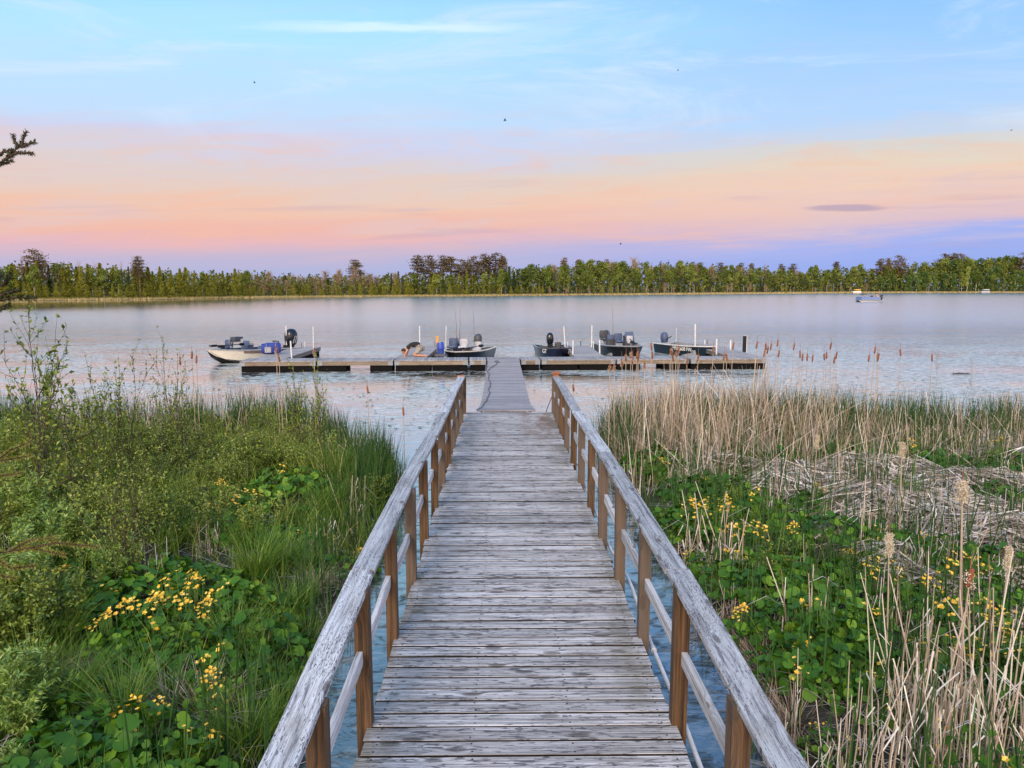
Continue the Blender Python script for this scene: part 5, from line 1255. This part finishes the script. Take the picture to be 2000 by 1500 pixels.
for i, (px, py, v_, s_) in enumerate(SPOTS):
    q = P(px, py, .26); left_ = q.x < 0
    if inside(q.x, q.y) < .12: q.x += -.3 if left_ else .3
    bare_ = v_ >= 4
    lab = ('flowerless marigold on the left bank' if left_ else 'flowerless marigold on the right bank') if bare_ else ('yellow flowering marigold on the left bank' if left_ else 'yellow flowering marigold on the right bank')
    put_marigold(q.x, q.y, v_, s_, lab, ('flowerless' if bare_ else 'flowering') + ' marigold clumps on the ' + ('left bank' if left_ else 'right bank'))
p = scatter(60, 1.9, 10, 3.8, 13.5, None, .3)
for x_, y_, z_ in p:
    if matz(np.array([x_]), np.array([y_]))[0] < .15: put_marigold(x_, y_, int(rng.choice([4, 4, 5, 0])), .8 + .4 * rng.random(), 'low marigold filling ground on the right bank', 'ground filling marigold clumps of the right bank')

# --- grass tussocks
def tussock(n, h, w, spread):
    b = MB(); a = rng.random(n) * 6.28; r_ = spread * np.sqrt(rng.random(n))
    base = np.stack([r_ * np.cos(a), r_ * np.sin(a), np.full(n, -.03)], -1)
    blades(b, base, h * (.6 + .5 * rng.random(n)), a + rng.normal(size=n) * .5, .25 + .55 * rng.random(n), w, 5, 1.1, np.clip(.5 + .2 * rng.normal(size=n) + .4 * (rng.random(n) > .9), 0, 1), tipdrop=.35 * rng.random(n), face=a + math.pi / 2 + rng.normal(size=n) * .5)
    return b.mesh('blades', M['tussock'])
TU = [tussock(260, .48, .006, .10), tussock(200, .42, .007, .12), tussock(320, .55, .006, .13), tussock(150, .36, .006, .08)]
tsp = [(640, 1010, 2), (620, 1050, 0), (560, 1120, 2), (530, 1100, 1), (660, 1000, 0), (600, 1130, 0), (500, 1150, 2), (560, 1210, 1), (600, 1250, 2), (540, 1420, 2), (480, 1470, 1), (60, 1260, 2), (120, 1280, 2), (20, 1310, 1), (180, 1370, 2), (120, 1420, 2), (290, 1360, 0), (340, 1400, 0), (240, 1440, 2), (400, 1440, 3), (60, 1400, 2), (10, 1450, 2), (590, 1180, 0), (680, 960, 2), (700, 930, 1), (470, 1080, 0), (350, 1060, 1), (520, 1350, 0), (560, 1330, 1)]
for px, py, v_ in tsp:
    q = P(px, py, .12)
    if inside(q.x, q.y) < .02: q.x -= .25
    t = link('grass_tussock', TU[v_]); t.location = (q.x, q.y, float(land(q.x, q.y))); t.rotation_euler.z = rng.random() * 6; s_ = .8 + .5 * rng.random(); t.scale = (s_, s_, s_)
    zl = zone(t.location.x, t.location.y); tag(t, 'arching green tussock on the left bank, ' + zl, 'grass tussock', 'grass tussocks of the left bank, ' + zl)
for x_, y_, z_ in scatter(34, 1.75, 9, 3.5, 15, None, .05):
    t = link('grass_tussock', TU[int(rng.integers(4))]); t.location = (x_, y_, z_); t.rotation_euler.z = rng.random() * 6; s_ = .6 + .5 * rng.random(); t.scale = (s_, s_, s_)
    zl = zone(t.location.x, t.location.y); tag(t, 'arching green tussock on the right bank, ' + zl, 'grass tussock', 'grass tussocks of the right bank, ' + zl)
for x_, y_, z_ in scatter(40, -12, -1.65, 5, 16.5, None, .0):
    t = link('grass_tussock', TU[int(rng.integers(4))]); t.location = (x_, y_, z_); t.rotation_euler.z = rng.random() * 6; s_ = .8 + .6 * rng.random(); t.scale = (s_, s_, s_)
    zl = zone(t.location.x, t.location.y); tag(t, 'arching green tussock on the left bank, ' + zl, 'grass tussock', 'grass tussocks of the left bank, ' + zl)

# --- shrubs
def shrub(h, nst, spread, nleaf, ls, asp, m, upright=.9, twigr=.006):
    leafd = nleaf
    st_ = MB(); P_ = []; D_ = []
    def grow(p0, d, L, r_, depth):
        n_ = 5; pts = [p0]; dd = d.copy()
        for i in range(n_): dd = dd + rng.normal(size=3) * .10 + np.array([0, 0, .04]); dd /= np.linalg.norm(dd); pts.append(pts[-1] + dd * L / n_)
        st_.tube(pts, np.linspace(r_, r_ * .45, n_ + 1), 4, .5, 0, True, False)
        for i in range(1, n_ + 1):
            if depth > 0 and (i > 1 or depth < 2):
                for _ in range(1 + (rng.random() < (.5 if upright < 1.4 else .1))):
                    s_ = dd + rng.normal(size=3) * .55; s_[2] = abs(s_[2]) * upright; s_ /= np.linalg.norm(s_); grow(pts[i], s_, L * (.34 + .2 * rng.random()), r_ * .55, depth - 1)
        if depth < 2:
            k_ = max(1, int(nleaf * (1 if depth == 0 else .6)))
            for _ in range(k_):
                u = rng.random(); i = min(n_ - 1, int(u * n_)); P_.append(pts[i] + (pts[i + 1] - pts[i]) * rng.random()); D_.append((pts[i + 1] - pts[i]) / L * n_ + rng.normal(size=3) * .7)
    for k_ in range(nst):
        a = rng.random() * 6.28; r0 = spread * rng.random(); d = np.array([math.cos(a) * .35 * spread * 2, math.sin(a) * .35 * spread * 2, 1.0]); d /= np.linalg.norm(d)
        grow(np.array([r0 * math.cos(a), r0 * math.sin(a), -.05]), d, h * (.65 + .4 * rng.random()), twigr, 2)
    lf = MB(); P_ = np.array(P_); D_ = np.array(D_); N = len(P_); nr = rng.normal(size=(N, 3)) * .6 + [0, 0, .8]
    leaves(lf, P_, nr, ls * (.6 + .7 * rng.random(N)), asp, np.clip(.5 + .25 * rng.normal(size=N), 0, 1), 0, D_)
    return st_.mesh('branches', M['twig']), lf.mesh('foliage', M[m])
SB = [shrub(.85, 5, .28, 8, .054, .55, 'shrub_leaf'), shrub(.75, 6, .32, 8, .046, .6, 'shrub_leaf'), shrub(.95, 5, .25, 7, .056, .5, 'shrub_leaf'), shrub(.65, 7, .35, 9, .046, .6, 'shrub_leaf')]
SPARSE = [shrub(1.0, 4, .16, 6, .042, .5, 'shrub_leaf', 1.5, .006), shrub(1.0, 5, .20, 6, .040, .5, 'shrub_leaf', 1.4, .006)]
WL = [shrub(.7, 6, .3, 9, .075, .28, 'willow_leaf'), shrub(.6, 6, .26, 10, .07, .3, 'willow_leaf')]
TUD = [None]
b_ = MB(); n_ = 240; a_ = rng.random(n_) * 6.28; r_ = .13 * np.sqrt(rng.random(n_))
blades(b_, np.stack([r_ * np.cos(a_), r_ * np.sin(a_), np.full(n_, -.03)], -1), .34 * (.5 + .6 * rng.random(n_)), a_, .4 + 1.0 * rng.random(n_), .008, 5, 1.1, np.clip(.25 + .2 * rng.normal(size=n_), 0, 1), tipdrop=.7 * rng.random(n_), face=a_ + 1.57 + rng.normal(size=n_) * .5)
TUD = b_.mesh('dead_tussock', M['straw'])
for px, py in [(735, 965), (700, 985), (655, 1130), (620, 1155), (600, 1100), (740, 930), (640, 1190), (580, 1290), (1400, 1215), (1440, 1240), (1480, 1275), (1370, 1180), (1520, 1330), (1500, 1380), (1310, 1060), (1550, 1420), (560, 1440), (330, 1420), (90, 1330), (400, 1420)]:
    q = P(px, py, .12)
    if inside(q.x, q.y) < .0: q.x += .2 * (1 if q.x > 0 else -1)
    t = link('dead_tussock', TUD); t.location = (q.x, q.y, float(land(q.x, q.y))); t.rotation_euler.z = rng.random() * 6; s_ = .8 + .6 * rng.random(); t.scale = (s_, s_, s_ * .9)
    tag(t, 'drooping brown dead grass tussock at the edge of the ' + ('left' if q.x < 0 else 'right') + ' bank', 'grass tussock', 'dead tussocks of the ' + ('left' if q.x < 0 else 'right') + ' bank')
def put_shrub(P2, x, y, s, lab, grp, sz=1.0, name='shrub'):
    t = thing(name, lab, 'shrub', (x, y, float(land(x, y))), float(rng.random() * 6.28), grp); t.scale = (s, s, s * sz)
    link('branches', P2[0], t); link('foliage', P2[1], t)
TALL = [(85, 642, 10.6, 0, 1.15, 'tall wispy shrub at the left, highest of all against the water'), (25, 700, 9.6, 1, 1.2, 'bushy wispy shrub at the left frame edge beside the highest shrub'), (205, 712, 11.6, 1, 1.1, 'wispy shrub with several pale tops in front of the blue water patch'), (240, 720, 12.4, 0, 1.0, 'thin wispy shrub just right of the several topped one'),
        (338, 698, 13.2, 0, .7, 'single thin leafy sapling beside the rust cattails left of the white boat'), (300, 745, 12.6, 1, .9, 'low wispy shrub between the blue water patch and the thin sapling'), (592, 712, 13.4, 1, .75, 'leafy bush top in front of the left dock section'), (620, 722, 13.2, 0, .6, 'slim leafy sapling right of the bush in front of the left dock section'), (130, 760, 10.2, 1, 1.1, 'wispy shrub below and right of the highest shrub')]
for px, yt, Yd, v_, ws, lab in TALL:
    q = PY(px, 750, Yd); zt = PY(px, yt, Yd).z; g0 = float(land(q.x, Yd)); s_ = (zt - g0) / 1.22
    put_shrub(SPARSE[v_], q.x, Yd, ws * s_ * .75, lab, 'tall wispy shrubs of the left bank', s_ / (ws * s_ * .75))
for x_, y_, z_ in scatter(190, -13, -1.9, 6.0, 16.6, lambda x, y: np.where(x < -2.6, 1, .25) * np.where((x > -3.8) & (y < 9), .15, 1), .45):
    put_shrub(SB[int(rng.integers(4))], x_, y_, .42 + .38 * rng.random(), 'small leaved shrub on the left bank, ' + zone(x_, y_), 'small leaved shrubs of the left bank, ' + zone(x_, y_))
for px, py, s_ in [(235, 1120, .95), (250, 1040, 1.0), (180, 980, .9), (300, 960, .8), (420, 880, .85), (210, 1080, 1.0), (270, 1100, .9), (520, 860, .7), (100, 900, .9), (350, 850, .9)]:
    q = P(px, py, .4); put_shrub(SPARSE[int(rng.integers(2))], q.x, q.y, s_ * .8, 'upright brown stemmed shrub on the left bank, ' + zone(q.x, q.y), 'brown stemmed shrubs of the left bank, ' + zone(q.x, q.y), 1.3)
for px, py, v_, s_ in [(40, 1040, 0, 1.0), (110, 1050, 1, .9), (160, 1080, 0, .8), (60, 1110, 1, .9), (200, 1120, 1, .6), (20, 960, 0, .9), (30, 1330, 0, .7), (10, 1400, 1, .7), (35, 1480, 1, .5), (15, 1180, 0, .9), (110, 960, 0, .8), (215, 1105, 1, .6)]:
    q = P(px, py, .45); put_shrub(WL[v_], q.x, q.y, s_, 'bright narrow leaved willow bush at left, ' + ('topmost row' if py < 1000 else 'bottom row' if py > 1300 else 'middle row') + ', ' + zone(q.x, q.y), 'willow bushes near the left edge, ' + zone(q.x, q.y), 1.0, 'willow_shrub')
for x_, y_, z_ in scatter(22, 1.9, 12, 8, 16.8, None, .3):
    put_shrub(SB[int(rng.integers(4))], x_, y_, .3 + .25 * rng.random(), 'tiny green shrub among the dead reeds of the right bank', 'tiny shrubs of the right bank')

# --- cattails
def cattail(hd_, fluffy, lean):
    st_ = MB().tube([(0, 0, -.1), (lean * .35, 0, .45), (lean * .75, 0, .8), (lean, 0, 1.0)], [.008, .0075, .0065, .005], 5)
    he = MB(); L = .15; n = 12 if not fluffy else 16
    if fluffy < 2:
        he.loft([[(lean + .02 * (z_ - .5) + r_ * math.cos(a), r_ * math.sin(a), 1 + (z_) * L) for a in np.linspace(0, 6.2832, 9)[:-1]] for z_, r_ in ((0, .004), (.05, .015), (.3, .018), (.7, .0175), (.95, .014), (1, .004))], float(.3 + .3 * rng.random()))
    if fluffy:
        N = 1100 if fluffy == 2 else 260
        z_ = 1 + L * rng.random(N) * (1.25 if fluffy == 2 else .8); a = rng.random(N) * 6.28; r_ = (.010 + .026 * rng.random(N)) * (1 + .35 * np.sin(z_ * 45 + a)) * (.75 if fluffy == 1 else 1)
        leaves(he, np.stack([lean + r_ * np.cos(a), r_ * np.sin(a), z_], -1), rng.normal(size=(N, 3)), .013, .5, rng.random(N), 1)
    he.tube([(lean, 0, 1 + L), (lean + .004, 0, 1 + L + .07), (lean + .012, 0, 1 + L + .14)], [.0035, .003, .001], 4, .6)
    return st_.mesh('stalk', M['straw']), he.mesh('seed_head', [M['seedhead'], M['fluff']])
CT = [cattail(0, 0, .02), cattail(0, 0, .06), cattail(0, 1, .03), cattail(0, 2, .04), cattail(0, 0, -.05)]
def put_cattail(px, py, Yd, v_, lab, grp, fs=1.0):
    q = PY(px, py, Yd); g0 = float(max(land(q.x, Yd), -.1)); h_ = max(.3, q.z + .06 * fs - g0)
    t = thing('cattail', lab, 'cattail', (q.x, Yd, g0), float(rng.random() * 6.28) if v_ not in (1, 4) else 0.0, grp)
    s_ = h_ / 1.07; t.scale = (fs, fs, 1.0)
    st_, he = CT[v_]; a = link('stalk', st_, t); c = link('seed_head', he, t); a.scale.z = h_ - .07
    c.location.z = h_ - .07 - 1.0
CR_ = [(1500, 683, 15.6), (1513, 676, 15.8), (1504, 690, 15.5), (1519, 697, 15.7), (1496, 683, 15.9), (1545, 683, 15.8), (1563, 698, 15.4), (1567, 704, 15.5), (1576, 704, 15.9), (1586, 706, 15.6), (1611, 703, 15.3), (1615, 700, 15.7), (1627, 682, 15.7), (1628, 709, 15.5), (1638, 700, 15.9), (1691, 706, 15.3), (1703, 690, 15.5), (1720, 703, 15.7), (1714, 705, 15.4), (1760, 695, 15.6), (1821, 705, 15.7), (1487, 696, 15.5),
       (1472, 680, 15.0), (1426, 682, 15.2), (1274, 684, 15.0), (1275, 700, 15.1), (1408, 703, 14.8), (1316, 705, 14.9), (1387, 690, 14.8), (1340, 712, 15.2), (1238, 700, 14.6), (1252, 705, 15.0)]
for px, py, Yd in CR_: put_cattail(px, py, Yd, int(rng.choice([0, 0, 1, 4])), 'slim rust brown cattail standing tall on the outer right bank', 'slim cattails of the outer right bank')
for px, py, Yd in [(1223, 706, 14.6), (1229, 700, 14.9), (1235, 712, 14.7), (1218, 716, 14.5), (1243, 709, 14.8), (1313, 694, 14.8), (1320, 700, 14.7), (1325, 690, 14.9), (1258, 723, 14.0), (1202, 725, 14.4), (1191, 727, 13.6), (1122, 765, 15.5), (1422, 706, 14.9), (1360, 706, 15.0)]: put_cattail(px, py, Yd, 2, 'pale ragged cattail among the tan reeds right of the boardwalk', 'ragged cattails right of the boardwalk', 1.15)
for px, py, Yd, lab in [(117, 712, 12.9, 'lone rust cattail right of the highest wispy shrub'), (352, 712, 14.0, 'ragged pale cattail left of the white boat, leftmost of three'), (374, 700, 14.2, 'slim cattail left of the white boat, tallest of three'), (383, 709, 14.1, 'rust cattail left of the white boat, nearest to its bow'), (720, 768, 14.4, 'rust cattail on the left bank in front of open water'), (789, 811, 13.0, 'leaning dark cattail at the tip of the left bank'), (541, 690, 14.2, 'dead cattail standing before the left dock end'), (548, 706, 14.2, 'short dead cattail beside the one before the left dock end'), (612, 694, 14.3, 'dead cattail before the left finger pier corner')]:
    put_cattail(px, py, Yd, 2 if 'ragged' in lab or 'dead' in lab else 0, lab, 'cattails of the left bank')
for px, py, Yd, fs, lab in [(1766, 893, 9.2, 1.22, 'round cream seed fluff cattail over the bleached reed mats'), (1893, 985, 6.4, 1.37, 'large bursting cattail with beige fluff and a dark core at the right'), (1745, 1085, 6.0, 0.94, 'beige fluffy cattail above the marigolds at the lower right'), (1592, 872, 10.5, 0.86, 'small orange fluff cattail behind the bleached reed mats'), (1962, 1105, 5.6, 0.79, 'thin fluffy cattail left of the right frame edge')]:
    put_cattail(px, py, Yd, 3, lab, None, fs)
put_cattail(1880, 1148, 5.2, 2, 'brown cattail with a white torn side in the near right reeds', None, 1.25)
for px, py, Yd in [(1905, 700, 15.8), (1838, 685, 15.5)]:
    q = PY(px, py, Yd); g0 = float(land(q.x, Yd)); b = MB(); b.tube([(0, 0, 0), (-.03, 0, (q.z - g0) * .6), (-.08, 0, q.z - g0)], [.006, .004, .001], 5)
    N = 40; zz = (q.z - g0) * (.62 + .38 * rng.random(N)); blades(b, np.stack([-.07 * zz / (q.z - g0), np.zeros(N), zz], -1), .16, rng.choice([0, math.pi], N), .5, .006, 2, .5, .5)
    t = b.build('reed_plume', M['straw']); t.location = (q.x, Yd, g0); tag(t, 'thin grey reed plume standing above the right bank edge, ' + ('right one of two' if px > 1850 else 'left one of two'), 'reed')

# --- dead reed stalks in the right foreground
def reedclump(n, h, spread, w=.012):
    b = MB(); a = rng.random(n) * 6.28; r_ = spread * np.sqrt(rng.random(n)); base = np.stack([r_ * np.cos(a), r_ * np.sin(a), np.full(n, -.05)], -1)
    hh = h * (.35 + .7 * rng.random(n)); ln = np.abs(rng.normal(size=n)) * .16; az_ = rng.random(n) * 6.28
    for i in range(n):
        d = np.array([math.cos(az_[i]) * ln[i], math.sin(az_[i]) * ln[i], 1.0]); e = base[i] + d * hh[i]
        b.tube([base[i], base[i] + d * hh[i] * .5 + rng.normal(size=3) * .006, e], [w * .5, w * .42, w * .26], 5, float(np.clip(.62 + .22 * rng.normal(), 0, 1)), 0, True, True)
        if rng.random() < .55:                       # a broken leaf folded over
            k_ = .4 + .5 * rng.random(); p0 = base[i] + d * hh[i] * k_; a2 = rng.random() * 6.28; L = .12 + .25 * rng.random()
            p1 = p0 + np.array([math.cos(a2) * L * .5, math.sin(a2) * L * .5, L * .4]); p2 = p1 + np.array([math.cos(a2) * L * .6, math.sin(a2) * L * .6, -L * (.3 + .8 * rng.random())])
            s_ = np.array([-math.sin(a2), math.cos(a2), 0]) * w * .45
            b.add([p0 - s_, p0 + s_, p1 + s_, p1 - s_, p2 + s_ * .4, p2 - s_ * .4], [[0, 1, 2, 3], [3, 2, 4, 5]], float(np.clip(.75 + .2 * rng.normal(), 0, 1)))
    m_ = max(6, n // 2)
    blades(b, np.stack([spread * rng.normal(size=m_), spread * rng.normal(size=m_), np.full(m_, .0)], -1), .12 + .25 * rng.random(m_), rng.random(m_) * 6.3, 1 + 1.5 * rng.random(m_), .010, 3, .3, np.clip(.55 + .25 * rng.normal(size=m_), 0, 1), tipdrop=.6)
    return b.mesh('dead_reed_clump', M['straw'])
RC = [reedclump(16, 1.0, .22), reedclump(12, .85, .2), reedclump(20, .75, .28), reedclump(8, 1.1, .15)]
for px, py, v_, s_ in [(1760, 1400, 0, 1.0), (1800, 1430, 0, 1.05), (1840, 1460, 2, 1.0), (1700, 1440, 1, .9), (1880, 1430, 0, 1.15), (1930, 1480, 2, 1.0), (1970, 1400, 3, 1.2), (1900, 1380, 3, 1.2), (1780, 1490, 2, .9), (1650, 1480, 1, .8), (1990, 1500, 0, 1.1), (1860, 1520, 2, 1.0), (1550, 1400, 3, .65), (1530, 1440, 2, .5), (1600, 1500, 1, .6), (1720, 1540, 2, .9), (1800, 1300, 3, 1.0), (1920, 1290, 3, 1.0), (1990, 1250, 3, .9), (1720, 1180, 1, .8), (1780, 1120, 2, .7), (1850, 1130, 0, .7), (1690, 1050, 2, .7), (1740, 1030, 0, .7), (1620, 1040, 1, .7), (1580, 1120, 3, .6), (1900, 1080, 1, .8), (1960, 1060, 1, .9), (1500, 1000, 3, .6), (1420, 1080, 3, .6), (1480, 1130, 1, .5), (1450, 1250, 2, .4), (1430, 1170, 1, .45)]:
    q = P(px, py, .25)
    if inside(q.x, q.y) < 0: q.x += .25
    zl = zone(q.x, q.y)
    t = link('dead_reed_clump', RC[v_]); t.location = (q.x, q.y, float(land(q.x, q.y))); t.rotation_euler.z = rng.random() * 6; t.scale = (s_, s_, s_)
    tag(t, 'broken tan reed stalks on the right bank, ' + zl, 'reed clump', 'dead reed clumps of the right bank, ' + zl)
for x_, y_, z_ in scatter(34, 1.9, 9, 6, 14, None, .1):
    t = link('dead_reed_clump', RC[int(rng.choice([0, 1, 3]))]); t.location = (x_, y_, z_); s_ = .55 + .45 * rng.random(); t.scale = (s_ * 1.3, s_ * 1.3, s_); t.rotation_euler.z = rng.random() * 6
    zl = zone(x_, y_); tag(t, 'broken tan reed stalks on the right bank, ' + zl, 'reed clump', 'dead reed clumps of the right bank, ' + zl)
for x_, y_, z_ in scatter(14, -9, -1.7, 6, 16, None, .0):
    t = link('dead_reed_clump', RC[int(rng.integers(4))]); t.location = (x_, y_, z_); s_ = .4 + .4 * rng.random(); t.scale = (s_, s_, s_); t.rotation_euler.z = rng.random() * 6
    tag(t, 'small clump of broken tan reed stalks on the left bank', 'reed clump', 'dead reed clumps of the left bank')

# --- spruce tree outside the left frame edge whose branches reach into view
sp = thing('spruce_tree', 'dark spruce at the left frame edge with needled branches reaching into the picture', 'tree', (-3.35, 2.6, float(land(-3.35, 2.6))))
gz0 = float(land(-3.35, 2.6)); MB().tube([(0, 0, -.2), (.02, 0, 1.5), (0, .03, 3.0), (.02, 0, 5.2)], [.09, .07, .05, .01], 10).build('trunk', M['bark'], sp)
def needled(b, pts, L=.016, dens=900, rad=.003, nt=.4):
    pts = [np.array(tuple(p), float) for p in pts]; b.tube(pts, np.linspace(rad, rad * .5, len(pts)), 5, .3, 1, True, False)
    for p0, p1 in zip(pts[:-1], pts[1:]):
        d = p1 - p0; ln = np.linalg.norm(d); N = int(dens * ln); d = d / ln
        t_ = rng.random(N)[:, None]; q = rng.normal(size=(N, 3)); q -= (q @ d)[:, None] * d; q /= np.linalg.norm(q, axis=1)[:, None]; dv = q + d * .75
        leaves(b, p0 + (p1 - p0) * t_, np.cross(dv, rng.normal(size=(N, 3))), L * (.8 + .4 * rng.random(N)), .2, np.clip(nt + .2 * rng.normal(size=N), 0, 1), 0, dv)
def branch(paths, Yd, mat_, **kw):
    b = MB(); o = Vector((-3.35, 2.6, gz0))
    for pth in paths:
        needled(b, [PY(x_, y_, Yd + dy_) - o for x_, y_, dy_ in pth], **kw)
    b.build('branch', [M[mat_], M['twig']], sp)
branch([[(-420, 420, .2), (-150, 380, 0), (0, 322, 0), (24, 296, 0), (40, 286, 0)], [(36, 288, 0), (28, 276, 0), (25, 262, 0)], [(42, 287, 0), (45, 270, 0), (52, 256, 0)], [(42, 287, 0), (55, 282, 0), (69, 277, 0)],
        [(10, 312, 0), (30, 299, 0), (48, 298, 0), (66, 301, 0)], [(0, 322, 0), (12, 318, 0), (25, 314, 0)], [(-10, 308, 0), (8, 296, 0), (24, 293, 0)], [(-60, 350, 0), (-40, 320, .05), (-20, 300, .05)], [(-90, 360, 0), (-50, 380, 0), (-12, 352, 0)]], 2.0, 'needle', dens=2600, L=.0095, rad=.004)
branch([[(-420, 600, .2), (-120, 620, 0), (-20, 590, 0), (30, 580, 0), (70, 583, 0)], [(-40, 600, 0), (-10, 560, 0), (4, 536, 0)], [(-20, 590, 0), (10, 572, 0), (40, 566, 0)], [(-60, 606, 0), (-20, 612, 0), (20, 596, 0)], [(-80, 610, 0), (-50, 560, .05), (-12, 545, 0)], [(4, 560, .02), (14, 548, .02), (22, 534, .02)]], 2.0, 'needle', dens=2600, L=.012, rad=.004)
branch([[(-300, 1150, .1), (-60, 1090, 0), (60, 1070, 0), (130, 1085, 0)], [(20, 1075, 0), (60, 1055, 0), (110, 1050, .05)], [(60, 1070, 0), (110, 1060, 0), (190, 1068, 0)], [(-20, 1080, 0), (20, 1110, 0), (70, 1105, 0)], [(-60, 1090, 0), (-20, 1120, 0), (30, 1130, 0)]], 2.9, 'young_needle', dens=1500, L=.017, rad=.004)
branch([[(-300, 940, .2), (-100, 930, 0), (0, 900, 0), (60, 890, 0)], [(-40, 915, 0), (0, 930, 0), (40, 925, 0)], [(-10, 902, 0), (20, 880, 0), (60, 862, 0)]], 3.2, 'young_needle', dens=1500, L=.016, rad=.004)
for z_, a_ in [(1.0, 2.5), (1.6, 4.0), (2.2, 1.7), (2.4, 3.3), (3.0, 2.6), (3.4, 4.4), (3.7, 1.2), (4.2, 3.0), (4.5, 5.2)]:
    b = MB(); L_ = (5.4 - z_) * .28; d = np.array([math.cos(a_), math.sin(a_), .0]); p0 = np.array([0, 0, z_]); pe_ = p0 + d * L_ + [0, 0, .15]
    needled(b, [p0, p0 + d * L_ * .5, pe_], dens=500, L=.018, rad=.008)
    for k_ in range(5):
        f_ = .3 + .14 * k_; q = p0 + d * L_ * f_; s_ = np.array([-d[1], d[0], 0]) * (1 if k_ % 2 else -1) * L_ * .35 + d * L_ * .2; needled(b, [q, q + s_], dens=500, L=.018)
    b.build('branch', [M['needle'], M['twig']], sp)

# lily pads and stray weed leaves floating near the banks
b = MB(); N = 900
x = rng.uniform(-13, 16, N); yy = rng.uniform(15, 29, N); ok = (inside(x, yy) < -.1) & ((x > .9) | (x < -1.2)); x, yy = x[ok], yy[ok]; N = len(x)
leaves(b, np.stack([x, yy, np.full(N, .012)], -1), np.tile([0, 0, 1.0], (N, 1)) + rng.normal(size=(N, 3)) * .05, .05 + .09 * rng.random(N), .7, np.clip(.35 + .3 * rng.normal(size=N), 0, 1))
tag(b.build('floating_weed', M['marigold_leaf']), 'small weed leaves floating on the water around the dock', kind='stuff')
